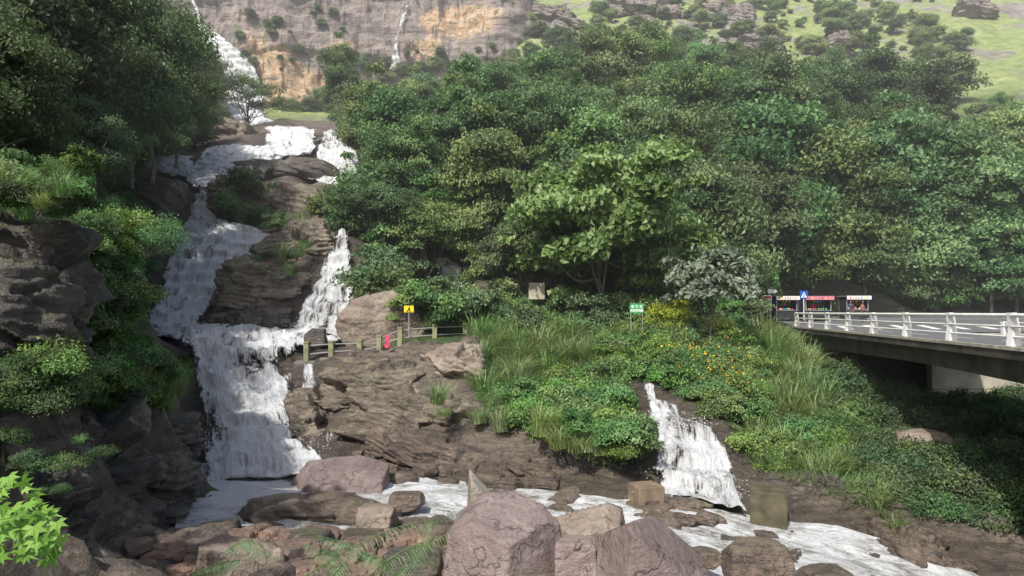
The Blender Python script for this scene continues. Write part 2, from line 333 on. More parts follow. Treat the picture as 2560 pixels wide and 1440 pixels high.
def ribbon(name,rows,dens=0.5,mat=W_fall,res=0.14,amp=0.14,flat=False,densrows=None,step=1.0,lift=0.15):
    r=np.array(rows); Lr,Rr=r[0::2],r[1::2]
    ln=np.linalg.norm(np.diff((Lr+Rr)/2,axis=0),axis=1).sum(); wmax=np.linalg.norm(Rr-Lr,axis=1).max()
    ny=int(min(300,max(24,ln/res))); nx=int(min(180,max(8,wmax/res)))
    L=catmull(Lr,ny); R=catmull(Rr,ny); s=np.linspace(0,1,nx)
    wv=np.linalg.norm(R-L,axis=1)
    p=L[:,None]+(R-L)[:,None]*s[None,:,None]
    c=(L+R)/2; t=np.concatenate([[0],np.cumsum(np.linalg.norm(np.diff(c,axis=0),axis=1))])
    fl=np.zeros((ny,nx,3)); fl[...,0]=(s[None]-0.5)*wv[:,None]; fl[...,1]=t[:,None]; fl[...,2]=len(name)
    k=fl.reshape(-1,3); sc_=max(1,res*5)
    d=fbm(k*np.array([0.9,0.35,1])/sc_,4).reshape(ny,nx)+0.7*fbm(k*np.array([3.5,1.4,1])/sc_,3).reshape(ny,nx)
    if flat: p[...,2]+=d*amp
    else:
        tg=np.gradient(c,axis=0); nr=np.stack([np.zeros(ny),-np.abs(tg[:,2])-0.01,np.hypot(tg[:,0],tg[:,1])],1); nr/=np.linalg.norm(nr,axis=1)[:,None]
        bul=np.sin(np.pi*s)**0.7*min(0.3,wmax*0.06)
        sw=1.5*sc_; q=(t[:,None]/sw+0.9*fbm(k*np.array([0.5,0.12,1])/sc_+5,3).reshape(ny,nx)); fr=q-np.floor(q)
        stp=(np.minimum(fr/0.7,1)-np.clip((fr-0.7)/0.3,0,1)-0.4)*0.36*sc_**0.7*step
        edgew=np.clip(np.minimum(s,1-s)*6,0,1)[None]
        p=p+nr[:,None]*((d*amp+stp)*edgew+bul[None]+lift)[...,None]
    e=np.clip(np.minimum(s,1-s)[None]*wv[:,None]/max(0.5,wmax*0.10),0,1)*np.ones((ny,1))
    dn=np.full((ny,nx),dens)
    if densrows is not None: dn=densrows(s,t,p)
    return obj(name,mesh(name,p.reshape(-1,3),gridfaces(ny,nx),[mat],True,{'flow':k,'edge':e.ravel(),'dens':np.broadcast_to(dn,(ny,nx)).ravel()}))
def dl(s,t,p):
    q=proj(p.reshape(-1,3)); g=0.555-0.15*np.exp(-((q[:,0]-640)/90)**2-((q[:,1]-905)/38)**2)-0.03*(q[:,1]<875)
    return g.reshape(p.shape[:2])
def dcas(s,t,p):
    q=proj(p.reshape(-1,3)); g=0.545-0.13*np.exp(-((q[:,0]-665)/70)**2-((q[:,1]-425)/30)**2); return g.reshape(p.shape[:2])
ribbon('lower_waterfall',RIB['lower_waterfall'],densrows=dl,amp=0.25)
ribbon('main_waterfall',RIB['main_waterfall'],0.55,amp=0.28)
ribbon('side_waterfall',RIB['side_waterfall'],0.515,amp=0.24,lift=0.25)
ribbon('cascade',RIB['cascade'],densrows=dcas,amp=0.3,res=0.22,lift=0.6)
ribbon('cascade.001',RIB['cascade.001'],0.51,amp=0.3,res=0.22,lift=0.6)
ribbon('cascade.002',RIB['cascade.002'],0.50,amp=0.3,res=0.22,lift=0.6)
ribbon('falls_base',RIB['falls_base'],0.54,amp=0.5,res=0.35,lift=0.5)
ribbon('side_cascade',RIB['side_cascade'],0.50,amp=0.2,lift=0.3)
ribbon('small_waterfall',RIB['small_waterfall'],0.48,amp=0.14,res=0.08,lift=0.1)
def ds(s,t,p):
    q=proj(p.reshape(-1,3)); g=0.49+0.13*np.exp(-((q[:,0]-580)/200)**2)*np.clip((1330-q[:,1])/90,0.3,1)+0.06*np.exp(-((q[:,0]-1030)/150)**2)+0.06*np.exp(-((q[:,0]-1950)/320)**2)
    return g.reshape(p.shape[:2])
ribbon('stream',RIB['stream'],mat=W_str,amp=0.18,flat=True,densrows=ds,res=0.1)
def thin(name,U,V0,V1,d,w,dd=0.6):
    ribbon(name,[P(U-w,V0,d),P(U+w,V0,d),P(U-w*1.2,(V0+V1)/2,d-dd/2),P(U+w*1.3,(V0+V1)/2,d-dd/2),P(U-w*1.5,V1,d-dd),P(U+w*1.6,V1,d-dd)],0.50,amp=0.04,res=0.06,step=0)
thin('rivulet',1130,868,940,30.6,10); thin('rivulet',770,915,975,30.8,24,0.8); thin('rivulet',1315,1090,1140,25.6,14); thin('rivulet',822,1070,1110,27.6,16,.4)
thin('rivulet',1243,735,768,41.5,4,0.3); thin('rivulet',1296,735,768,41.5,4,0.3)
# ------------------------------------------------------------ rocks
ICO={}
def ico(s):
    if s not in ICO:
        bm=bmesh.new(); bmesh.ops.create_icosphere(bm,subdivisions=s,radius=1)
        ICO[s]=(np.array([v.co[:] for v in bm.verts]),np.array([[v.index for v in f.verts] for f in bm.faces])); bm.free()
    return ICO[s]
def rockgeo(size,seed,sub=5,npl=12,ang=1.0,rough=0.05,strata=0.0,thick=0.5,tilt=(0.22,0.1),pn=None):
    r0=np.random.default_rng(seed); D,Fc=ico(sub)
    if pn is None:
        nn=r0.normal(size=(npl,3)); nn/=np.linalg.norm(nn,axis=1)[:,None]
        nn=np.concatenate([nn,[[1,0,0.1],[-1,0.1,0],[0,1,0],[0.1,-1,0.1],[0,0.1,1],[0,0,-1]]]); nn/=np.linalg.norm(nn,axis=1)[:,None]
        dd=np.concatenate([r0.uniform(0.78,1.0,npl),r0.uniform(0.72,0.9,6)])
    else:
        pn=np.array(pn); nn=pn[:,:3]/np.linalg.norm(pn[:,:3],axis=1)[:,None]; dd=pn[:,3]
    dt=D@nn.T; r=np.where(dt>0.05,dd/np.maximum(dt,0.05),9); r=np.minimum(r.min(1),1.45 if pn is None else 1.9)
    r=r*ang+(1-ang)*0.9
    p=D*r[:,None]*np.array(size)/2; m=min(size)
    p=p+D*(fbm(p*(1.2/m)+seed,5)*rough*m*2.4)[:,None]
    if strata>0:
        q=p.copy(); q[:,2]+=tilt[0]*p[:,0]+tilt[1]*p[:,1]; q[:,2]*=2.2
        q+=np.stack([fbm(p/thick*0.4+k*7+seed,3) for k in (1,2,3)],1)*thick*0.6
        sz=np.array(size)*np.array([1,1,2.2]); area=sz[0]*sz[2]+sz[1]*sz[2]+sz[0]*sz[1]
        nc=int(np.clip(area/(thick*2.4)**2*1.5,14,140)); s_=r0.normal(size=(nc,3)); s_/=np.linalg.norm(s_,axis=1)[:,None]; s_=s_*sz/2*r0.uniform(.7,1.05,(nc,1))
        d=np.sqrt(((q[:,None]-s_[None])**2).sum(-1)); ix=np.argpartition(d,2,axis=1)[:,:2]; ar_=np.arange(len(q)); da=d[ar_,ix[:,0]]; db=d[ar_,ix[:,1]]
        sw=da>db; i0=np.where(sw,ix[:,1],ix[:,0]); i1=np.where(sw,ix[:,0],ix[:,1]); dif=np.abs(da-db)
        h=r0.uniform(-0.6,0.6,nc); tl=r0.normal(size=(nc,3))*0.3; w=np.clip(dif/(0.18*thick),0,1)
        rel=((q-s_[i0])*tl[i0]).sum(1)/thick*0.35
        off=h[i0]*(0.5+0.5*w)+h[i1]*0.5*(1-w)+rel*w
        gr=np.exp(-(dif/(0.12*thick))**2)*0.28
        L=q[:,2]/2.2/(thick*0.38)+0.7*fbm(p*0.6/thick+3,3); fr=L-np.floor(L); lay=(np.minimum(fr*3,1)-fr)*0.26
        dh=D.copy(); p=p+dh*((off-gr+lay)*strata)[:,None]
        p=p+D*(fbm(p*(1.8/thick),4)*strata*0.2)[:,None]
    return p,Fc
def rock(name,U,V,d,w,h,dep=None,mat=M_rock,seed=0,rz=0.0,tx=0.0,ty=0.0,**k):
    p,f=rockgeo((w,dep or w*0.8,h),seed,**k)
    return obj(name,mesh(name,p,f,[mat],True),None,P(U,V,d),(tx,ty,rz))
def px(n,d): return n*d/F
def rockpx(name,u0,v0,u1,v1,d,mat=M_rock,seed=0,dep=None,**k):
    w=px(u1-u0,d); h=px(v1-v0,d)
    return rock(name,(u0+u1)/2,(v0+v1)/2,d+(dep or w*0.8)*0.3,w*1.08,h*1.1,dep,mat,seed,**k)
# foreground
rockpx("boulder",1105,1265,1390,1520,14,M_purple,seed=11,rough=0.03,dep=2.3,sub=6,pn=[(0.12,-0.30,0.95,.74),(-.55,-.8,.22,.72),(.75,-.6,.12,.74),(-1,.15,.1,.85),(.6,.8,0,.8),(-.3,1,.1,.8),(0,0,-1,1),(-.6,-.1,.75,.90),(.6,-.2,.75,1.0)])
rockpx("boulder",1485,1300,1790,1600,12.6,M_purple,seed=27,rough=0.03,dep=2.0,sub=6,pn=[(0.62,-0.25,0.74,.50),(-.93,-.3,.2,.72),(.15,-.97,.2,.62),(.95,0,.2,.9),(0,1,.1,.8),(0,0,-1,1),(-.3,.3,.9,.9)])
rockpx("boulder",1375,1340,1500,1500,13.6,M_purple,seed=31,npl=8,rough=0.03,dep=1.3)
rockpx("boulder",1395,1285,1560,1400,15.2,M_rock,seed=35,rough=0.03,dep=1.3,pn=[(-.35,-.3,.9,.6),(.5,-.5,.7,.75),(-.9,-.4,.1,.8),(.9,-.3,.1,.8),(0,-1,0,.7),(0,1,0,.8),(0,0,-1,1)])
rockpx("boulder",1165,1205,1245,1330,17.5,M_pale,seed=41,rough=0.03,dep=0.8,pn=[(.55,-.1,.8,.55),(-.95,-.2,.1,.75),(.9,-.3,0,.8),(0,-1,.15,.7),(0,1,0,.8),(0,0,-1,1)])
rockpx("boulder",590,1238,975,1325,20.3,M_wet,seed=52,npl=14,rough=0.05,dep=2.8,sub=6,rz=0.1,strata=0.2,thick=0.6,ang=.85)
rockpx("boulder",755,1150,965,1228,23.8,M_purple,seed=61,rough=.04,dep=1.8,sub=6,pn=[(-.3,-.35,.9,.58),(.6,-.3,.75,.68),(-.9,-.3,.3,.8),(.2,-1,.25,.75),(0,1,0,.8),(0,0,-1,1),(1,0,0,.95)])
rockpx("boulder",1790,1350,1985,1470,15.6,M_wet,seed=71,npl=5,ang=0.6,dep=1.7)
rockpx("boulder",1985,1418,2150,1500,15.5,M_wet,seed=73,npl=5,ang=0.6,dep=1.5)
rockpx("boulder",1720,1370,1800,1420,16.3,M_wet,seed=75,dep=1.0)
rockpx("boulder",970,1228,1070,1275,20.8,M_wet,seed=77,dep=1.0,ang=0.7)
rockpx("boulder",500,1345,700,1450,14.8,M_rock,seed=81,npl=14,dep=1.6,rz=0.5)
rockpx("boulder",700,1335,835,1410,16.6,M_dark,seed=85,npl=7,dep=1.2)
rockpx("boulder",850,1325,980,1390,17.2,M_wet,seed=86,npl=7,dep=1.2)
rockpx("boulder",950,1370,1110,1480,14.5,M_dark,seed=87,npl=6,dep=1.2)
rockpx("boulder",505,1300,600,1360,18.3,M_dark,seed=88,npl=6,dep=0.9)
rockpx("boulder",330,1370,430,1440,15.5,M_dark,seed=89,npl=6,dep=0.9)
rockpx("boulder",890,1262,1000,1320,19,M_rock,seed=90,npl=8,dep=0.9)
# mid
rockpx("rock_outcrop",850,728,1060,880,37,M_rock,seed=101,npl=8,ang=0.85,rough=0.05,dep=3.4,sub=6,ty=-0.3,strata=0.15,thick=1.0)
rockpx("boulder",1165,750,1265,815,39.5,M_rock,seed=103,npl=5,ang=0.7,rough=0.03,dep=1.9)
rockpx("boulder",1060,770,1160,830,38.2,M_rock,seed=104,npl=7,dep=1.6)
rockpx("rock_outcrop",530,455,845,600,56.0,M_strata,seed=111,npl=8,dep=7,sub=6,strata=1.0,thick=1.3,rough=0.07)
rockpx("rock_outcrop",580,408,860,465,70,M_dark,seed=113,npl=4,ang=0.6,dep=7,sub=6,strata=0.6,thick=1.4,rough=0.05)
rockpx("rock_outcrop",525,640,785,860,42.6,M_strata,seed=121,npl=9,dep=4.0,sub=6,strata=0.8,thick=0.75,rough=0.07,ty=-0.15)
rockpx("rock_outcrop",630,570,860,700,45.4,M_strata,seed=123,npl=8,dep=4.3,sub=6,strata=0.8,thick=0.8,rough=0.07,ty=-0.3)
rockpx("rock_outcrop",560,775,735,850,40.2,M_dark,seed=125,dep=2.5,sub=6,strata=0.5,thick=0.5)
rockpx("rock_outcrop",430,305,650,385,88,M_strata,seed=131,npl=8,dep=9,sub=6,strata=1.3,thick=1.5,rough=0.07,ty=0.2)
rockpx("rock_outcrop",783,350,812,390,83,M_dark,seed=133,npl=6,dep=2,strata=0.5)
rockpx("rock_outcrop",170,405,330,540,50,M_dark,seed=141,npl=9,dep=5,sub=6,ang=0.8,strata=0.5,thick=1.0)
rockpx("rock_outcrop",290,445,455,570,52,M_dark,seed=143,npl=9,dep=4,sub=6,ang=0.8,strata=0.5,thick=1.0,ty=0.2)
rockpx("boulder",350,450,475,510,57,M_dark,seed=145,npl=8,dep=3)
rockpx("rock_outcrop",750,895,1100,1080,31.2,M_strata,seed=151,npl=10,dep=4.2,sub=6,strata=0.65,thick=0.6,rough=0.05,ty=-0.08)
rockpx("rock_outcrop",870,960,1240,1170,29.3,M_strata,seed=153,npl=10,dep=4.0,sub=6,strata=0.65,thick=0.55,rough=0.05,ty=0.12)
rockpx("rock_outcrop",900,1100,1330,1205,27.2,M_wet,seed=155,npl=10,dep=3.0,sub=6,strata=0.45,thick=0.45,rough=0.05,ty=0.2)
rockpx("rock_outcrop",1340,1090,1620,1235,26.1,M_dark,seed=157,npl=8,dep=2.6,sub=6,strata=0.4,thick=0.7,rough=0.05,ang=0.8,ty=0.15)
rockpx("rock_outcrop",1050,870,1230,1010,32.6,M_rock,seed=159,npl=9,dep=3,sub=6,strata=0.6,thick=0.6)
rockpx("rock_outcrop",735,980,805,1140,29.2,M_strata,seed=161,npl=8,dep=1.4,sub=5,ty=-0.3,strata=0.3)
rockpx("rock_outcrop",1230,1150,1420,1215,25.6,M_wet,seed=162,npl=9,dep=2,sub=6,strata=0.3,thick=.4,ty=.1)
rockpx("boulder",1640,1240,1780,1285,22.9,M_wet,seed=163,dep=1.0,strata=0.2,thick=0.3)
rockpx("boulder",1650,1280,1830,1320,21.6,M_wet,seed=165,dep=1.3,strata=0.2,thick=0.3)
rockpx("rock_outcrop",1930,1180,2130,1320,24.6,M_dark,seed=167,npl=9,dep=2.4,sub=6,strata=0.3,ty=0.35)
rockpx("rock_outcrop",2150,1340,2420,1480,21,M_wet,seed=169,npl=9,dep=3.0,sub=6,strata=0.4,thick=0.4,ty=0.3)
rockpx("boulder",2230,1075,2380,1160,27.5,M_rock,seed=171,npl=4,ang=0.6,dep=2)
rockpx("rock_outcrop",2330,1260,2640,1440,22.5,M_dark,seed=173,npl=9,dep=3.5,sub=6,strata=0.5,thick=.6)
rockpx("rock_outcrop",270,1030,490,1190,23.2,M_dark,seed=181,npl=9,dep=3,sub=6,strata=0.6,thick=0.6)
rockpx("rock_outcrop",260,1150,490,1330,20,M_dark,seed=183,npl=9,dep=2.6,sub=6,strata=0.5,thick=0.55)
rockpx("rock_outcrop",-60,1010,330,1400,16.2,M_dark,seed=185,npl=10,dep=3.5,sub=6,strata=0.8,thick=0.6)
rockpx("rock_outcrop",-160,540,185,1060,14.6,M_dark,seed=187,npl=10,dep=3.6,sub=6,strata=0.7,thick=0.7)
rockpx("rock_outcrop",-100,1150,230,1500,12.6,M_dark,seed=188,npl=10,dep=2.5,sub=6,strata=0.5,thick=0.5)
rockpx("rock_outcrop",1290,650,1420,780,43.5,M_dark,seed=191,npl=6,dep=3)
rockpx("rock_outcrop",1180,700,1300,770,43.5,M_dark,seed=193,npl=6,dep=3)
for i,(u,v,w,h,d) in enumerate([(1900,690,160,110,65),(2050,705,170,110,65),(2210,720,190,100,66),(2370,735,190,80,67),(2530,745,160,70,68)]):  # dark rock colour stands in for the shade beneath the trees
    rockpx("rock_outcrop",u-w/2,v-h/2,u+w/2,v+h/2+20,d,M_dark,seed=200+i,dep=4,sub=6,strata=.6,thick=1)
# rubble + river stones
rr=np.random.default_rng(5)
def pebbles(name,N,pick,sizes,mat,sink=0.25):
    parts=[]
    for _ in range(N):
        p=pick(); s=rr.choice(sizes)*rr.uniform(0.7,1.4)
        g,f=rockgeo((s*1.4,s*1.1,s*0.8),int(rr.integers(1,9999)),sub=3 if s>0.35 else 2,npl=7,rough=0.03)
        a=rr.uniform(0,6.28); R=np.array([[math.cos(a),-math.sin(a),0],[math.sin(a),math.cos(a),0],[0,0,1]]); parts.append((g@R.T,f,p,s))
    hz=H(np.array([q[2][0] for q in parts]),np.array([q[2][1] for q in parts]))
    V_,F_=join([(g+np.array([p[0],p[1],z+s*sink]),f) for (g,f,p,s),z in zip(parts,hz)])
    obj(name,mesh(name,V_,F_,[mat],False))
def pick1():
    while True:
        U=rr.uniform(260,1150); V=rr.uniform(1290,1470)
        if not (V<1400-(U-300)*0.25 and U<600): return Pz(U,V,-5.75)
M_rub=rockmat("rubble_rock",(0.15,0.12,0.105),(0.31,0.20,0.145),(0.07,0.065,0.065),0.5,sc=0.8)
pebbles("rubble",560,pick1,[.12,.12,.19,.19,.28,.42],M_rub)
bank=np.array([(560,1340),(1150,1335),(1350,1345),(1500,1380),(900,1180),(1000,1190),(1150,1200),(1260,1218),(1400,1235),(1560,1255),(1640,1250),(1900,1310),(2000,1320),(2150,1350),(2250,1390),(2350,1420)])
def pick2():
    b_=bank[rr.integers(0,len(bank))]+rr.normal(size=2)*np.array([60,12]); return Pz(b_[0],b_[1],-6.2)
pebbles("river_stones",230,pick2,[.2,.3,.3,.5,.75],M_wet,0.2)
# ------------------------------------------------------------ cliff
xs=np.arange(-100,6,0.42); zs=np.arange(34,118,0.42)
XX,ZZ=np.meshgrid(xs,zs); q=np.stack([XX.ravel(),np.zeros(XX.size),ZZ.ravel()],1)
colm=4.0*fbm(q*np.array([0.07,1,0.018]),4)+2.0*fbm(q*np.array([0.3,1,0.05])+9,4)
Ls=q[:,2]/5.5+0.9*fbm(q*0.05,2); ii=np.floor(Ls).astype(int); ff=Ls-ii; hh=np.random.default_rng(2).random(100)
led=(hh[ii%100]*(1-np.clip((ff-.85)/.15,0,1))+hh[(ii+1)%100]*np.clip((ff-.85)/.15,0,1))*2.4
yy=158+(q[:,2]-50)*0.10+colm+led+1.1*fbm(q*0.5+4,5)+np.clip((q[:,0]+5)/12,0,9)**2*9+np.clip((-q[:,0]-76)/10,0,9)**2*2
cv=np.stack([q[:,0],yy,q[:,2]],1)
og=np.zeros(len(cv)); ux=q[:,0]; uz=q[:,2]
for (u,v,su,sv,a) in [(1150,40,95,45,1.0),(700,200,60,70,0.9),(780,240,50,60,0.8),(640,120,40,60,0.5),(860,110,60,20,0.4),(1060,130,40,40,0.7),(560,30,40,30,0.3),(700,290,50,30,1)]:
    c=P(u,v,160); k=160/F; og+=a*np.exp(-((ux-c[0])/(su*k))**2-((uz-c[2])/(sv*k))**2)
t=NT("cliff_rock"); tc=t.add('ShaderNodeTexCoord').outputs['Object']; o=t.add('ShaderNodeAttribute',attribute_name='ochre').outputs['Fac']
n1=t.noise(tc,0.12,6,0.65,0.5); n2=t.noise(tc,0.9,7,0.7); vs=t.noise(t.mapv(tc,(1,1,0.06)),0.5,6,0.7,0.3); hs=t.noise(t.mapv(tc,(0.15,0.15,1.3)),0.5,6,0.65,0.6)
c=t.mix(t.ramp(n1,[(0.35,0.0),(0.65,1.0)]),(0.30,0.25,0.23),(0.46,0.39,0.35))
c=t.mix(t.ramp(n2,[(0.48,0.0),(0.7,0.6)]),c,(0.2,0.17,0.155))
om=t.ramp(t.math('ADD',t.math('MULTIPLY',o,0.75),t.math('SUBTRACT',t.noise(tc,0.25,6,0.7),0.25)),[(0.42,0.0),(0.55,1.0)])
c=t.mix(om,c,t.mix(t.ramp(n2,[(0.4,0.0),(0.6,1.0)]),(0.6,0.36,0.19),(0.74,0.6,0.43)))
c=t.mix(t.ramp(vs,[(0.53,0.0),(0.60,0.8)]),c,(0.085,0.075,0.075))
c=t.mix(t.ramp(vs,[(0.36,0.6),(0.40,0.0)]),c,(0.5,0.46,0.43))
c=t.mix(t.ramp(hs,[(0.34,0.7),(0.42,0.0)]),c,(0.11,0.09,0.08))
c=t.mix(t.ramp(t.noise(tc,0.3,8,0.75),[(0.57,0.0),(0.63,0.8)]),c,(0.17,0.23,0.07))
M_cliff=t.end(t.pbr(c,0.75,t.bump(t.math('ADD',t.math('ADD',n2,vs),t.math('MULTIPLY',hs,1.2)),1.0,0.9),0.3))
obj("rock_cliff",mesh("rock_cliff",cv,gridfaces(len(zs),len(xs)),[M_cliff],True,{'ochre':og}))
for i,(u0,v0,u1,v1,d) in enumerate([(1290,20,1460,85,168),(1500,0,1700,60,178),(1840,90,1960,150,158),(1740,20,1900,70,178),(2060,100,2110,145,155),(1380,60,1440,110,160),(2380,10,2480,50,178),(1560,50,1640,90,170)]):
    rockpx("rock_outcrop",u0,v0,u1,v1,d,M_cliff,seed=300+i,dep=8,sub=6,strata=2.0,thick=2,rough=0.08)
def cliff_y(x,z):
    i=int(np.clip((z-34)/0.42,0,len(zs)-1)); j=int(np.clip((x+100)/0.42,0,len(xs)-1)); return yy.reshape(len(zs),len(xs))[i,j]
def on_cliff(U,V):
    d=158.0
    for _ in range(6): p=P(U,V,d); d=0.5*d+0.5*cliff_y(p[0],p[2])
    return P(U,V,d)
def cliff_fall(name,prof,off,dens,amp,res=0.3):
    rows=[]; yprev=999
    for (u0,u1,v) in prof:
        y=min(min(on_cliff(u,v)[1] for u in (u0,(u0+u1)/2,u1))-off,yprev); yprev=y+0.5
        rows+= [P(u0,v,y),P(u1,v,y)]
    ribbon(name,rows,dens,amp=amp,res=res)
cliff_fall('thin_waterfall',[(1013,1025,15),(998,1012,55),(985,1000,100),(980,998,130),(972,1014,175)],0.6,0.48,0.15)
cliff_fall('thin_waterfall',[(466,476,-20),(486,498,25),(492,512,68)],0.8,0.53,0.15)
cliff_fall('thin_waterfall',[(720,728,-20),(722,729,40),(721,730,90)],0.6,0.44,0.1)
cliff_fall('thin_waterfall',[(905,912,-20),(903,911,30),(901,910,60)],0.6,0.44,0.1)
cliff_fall('upper_waterfall',[(494,520,66),(496,560,95),(505,590,118),(535,618,142),(552,640,170),(560,655,205),(560,664,252)],1.0,0.53,0.5,0.3)
# ------------------------------------------------------------ vegetation
def leaves(c,nrm,ln,wd_,r0,droop=0.3,down=0.3):
    N=len(c); nrm=nrm/(np.linalg.norm(nrm,axis=1)[:,None]+1e-9)
    a=r0.normal(size=(N,3)); a[:,2]-=down*2; a-=nrm*(a*nrm).sum(1)[:,None]; a/=np.linalg.norm(a,axis=1)[:,None]+1e-9
    b=np.cross(nrm,a); l=(ln*r0.uniform(0.7,1.3,N))[:,None]; w=(wd_*r0.uniform(0.7,1.3,N))[:,None]
    v=np.stack([c-a*l*0.5,c+b*w*0.5+nrm*w*0.15-a*l*0.05,c+a*l*0.5-nrm*l*droop,c-b*w*0.5+nrm*w*0.15-a*l*0.05],1)
    f=np.arange(N*4).reshape(N,4); return v.reshape(-1,3),f
def crown(r0,center,rad,K,NL,rc,ln,w,shell=0.5,flatb=0.4,up=0.5,irr=0.25):
    d=r0.normal(size=(K,3)); d/=np.linalg.norm(d,axis=1)[:,None]; d[:,2]=np.where(d[:,2]<-flatb,-d[:,2],d[:,2])
    lob=1+irr*fbm(d*1.3+r0.uniform(0,50),2)*1.6
    rr_=r0.uniform(shell,1,K)**0.6; cc=center+d*(rr_*lob)[:,None]*np.array(rad)*(1+0.3*r0.normal(size=(K,1))*0.6)
    rcs=rc*r0.uniform(0.4,1.55,K); wts=rcs**2; wts/=wts.sum(); ix=r0.choice(K,NL,p=wts)
    e=r0.normal(size=(NL,3)); e/=np.linalg.norm(e,axis=1)[:,None]; e[:,2]=np.where(e[:,2]<-0.3,-e[:,2]*0.6,e[:,2])
    pp=cc[ix]+e*(rcs[ix]*r0.uniform(0.45,1.3,NL))[:,None]*np.array([1.1,1.1,0.9])
    nn=e*0.7+d[ix]*0.4+np.array([0,0,up])+0.5*r0.normal(size=(NL,3))
    v,f=leaves(pp,nn,ln,w,r0)
    cv_=r0.uniform(0,1,K); col=np.clip(0.5+(cv_[ix]-0.5)*0.8+r0.normal(size=NL)*0.2,0,1)
    return v,f,np.repeat(col,4),cc
def tree_mesh(name,seed,h,R,hc,K,NL,rc,ln,w,leaf,trunk_r=0.18,shell=0.45,ntr=14,lean=0.0,flatb=0.4,up=0.5,irr=0.3):
    r0=np.random.default_rng(seed)
    cen=np.array([lean,0,h-hc/2]); v,f,c,cc=crown(r0,cen,(R,R,hc/2),K,NL,rc,ln,w,shell,flatb,up,irr)
    top=np.array([lean*0.9,0,h-hc*0.45]); n=7; tt=np.linspace(0,1,n)[:,None]
    tp=np.array([0,0,-0.8])*(1-tt)+top*tt+np.concatenate([r0.normal(size=(n,2))*0.12*R/3,np.zeros((n,1))],1)*np.sin(tt*3.1)
    parts=[tube(tp,trunk_r*(1-0.6*tt[:,0]),7)]
    for k in r0.choice(K,min(K,ntr),replace=False):
        s=r0.integers(2,n-1); a=tp[s]; b=cc[k]; m=(a+b)/2+np.array([0,0,-0.1*R])+r0.normal(size=3)*0.15
        q=catmull([a,m,b],7); parts.append(tube(q,trunk_r*0.42*np.linspace(1,0.2,7),5))
    tv,tf=join(parts)
    V=np.concatenate([v,tv]); Fc=np.concatenate([f,tf+len(v)])
    mi=np.concatenate([np.zeros(len(f)),np.ones(len(tf))])
    return mesh(name,V,Fc,[leaf,M_bark],False,{'v':np.concatenate([c,np.full(len(tv),0.3)])},mi)
def swap(me,leaf):
    m=me.copy(); m.materials[0]=leaf; return m
TM=[tree_mesh("tree_round",1,9,3.6,7.6,90,16000,0.85,0.34,0.2,L_for),
    tree_mesh("tree_tall",2,11,2.8,9.8,95,16000,0.8,0.32,0.2,L_for,up=0.3),
    tree_mesh("tree_spread",3,9.5,4.8,5.0,80,15000,0.9,0.3,0.17,L_for,ntr=22),
    tree_mesh("tree_vine",4,10,3.2,9.8,60,16000,1.2,0.36,0.24,L_for,flatb=0.8,up=0.2),
    tree_mesh("tree_fine",5,8.5,3.4,6.6,100,17000,0.75,0.26,0.14,L_for)]
TF=[swap(m,L_for_haze) for m in TM]
TD=[tree_mesh("tree_shade_a",11,11,4.6,8.5,95,22000,1.0,0.3,0.15,L_shade,ntr=18,flatb=.7),tree_mesh("tree_shade_b",12,10,4,8.8,95,20000,0.9,0.26,0.13,L_shade,flatb=.7)]
TH=[tree_mesh("tree_hill",15,6,2.8,4.6,40,5000,0.9,0.42,0.28,L_hill),tree_mesh("tree_hill_b",16,4,2.4,3.4,30,4000,0.8,0.4,0.28,L_hill)]
corr=[(455,-80),(1240,-80),(1240,160),(1040,205),(900,195),(850,120),(830,190),(740,300),(860,345),(900,390),(915,485),(875,540),(895,600),(900,740),(1050,735),(1060,760),(1300,770),(1300,900),(350,900),(400,760),(440,640),(430,570),(335,470),(335,405),(490,385),(440,330),(570,290),(560,190),(500,130)]
grassy=[(1240,-80),(2560,-80),(2800,300),(2480,420),(2420,280),(2350,230),(2100,150),(1900,150),(1700,100),(1500,110),(1300,170)]
def clear(p,rad,h,fr=0.75,pol=None):
    ok=np.ones(len(p),bool)
    for dx,dz in ((0,1.0),(0,0.5),(-1,0.6),(1,0.6),(-.7,.85),(.7,.85)):
        q=proj(p+np.stack([dx*rad*fr,np.zeros(len(p)),dz*h],1)); ok&=~inpoly(q,pol or corr)
    return ok
fpoly=[(700,320),(860,270),(1000,285),(1250,270),(1500,220),(1900,230),(2200,240),(2370,270),(2450,400),(2480,560),(2600,740),(2400,772),(1880,772),(1300,745),(1060,720),(890,760),(860,560),(880,420)]
lpoly=[(-600,-200),(430,-60),(470,130),(560,250),(470,330),(300,500),(0,520),(-600,600)]
hpoly=[(1240,-60),(3200,-60),(3200,760),(2600,750),(2480,560),(2450,400),(2370,250),(2200,210),(1900,200),(1500,190),(1250,230)]
def scatter(ylo,yhi,sp,seed,xk=1.0):
    r0=np.random.default_rng(seed); pts=[]; y=ylo
    while y<yhi:
        W_=0.95*y*xk+12; s=sp; x=np.arange(-W_,W_,s)
        pts.append(np.stack([x+r0.uniform(-.5,.5,len(x))*s,y+r0.uniform(-.5,.5,len(x))*s],1)); y+=s
    return np.concatenate(pts)
forest=empty("forest"); cnt=0
pt=scatter(44,138,3.6,21); z=H(pt[:,0],pt[:,1]); p3=np.column_stack([pt,z]); q=proj(p3)
sc=rng.uniform(0.5,1.25,len(p3)); sc=np.where(pt[:,1]<56,sc*0.8,sc)
inf=inpoly(q,fpoly)&clear(p3,3.4*sc,10.5*sc)&clear(p3,3.0*sc,10*sc,0.5,grassy)&~on_road(pt[:,0],pt[:,1],3.0)&(pt[:,1]>np.where(pt[:,0]>17,63,45))
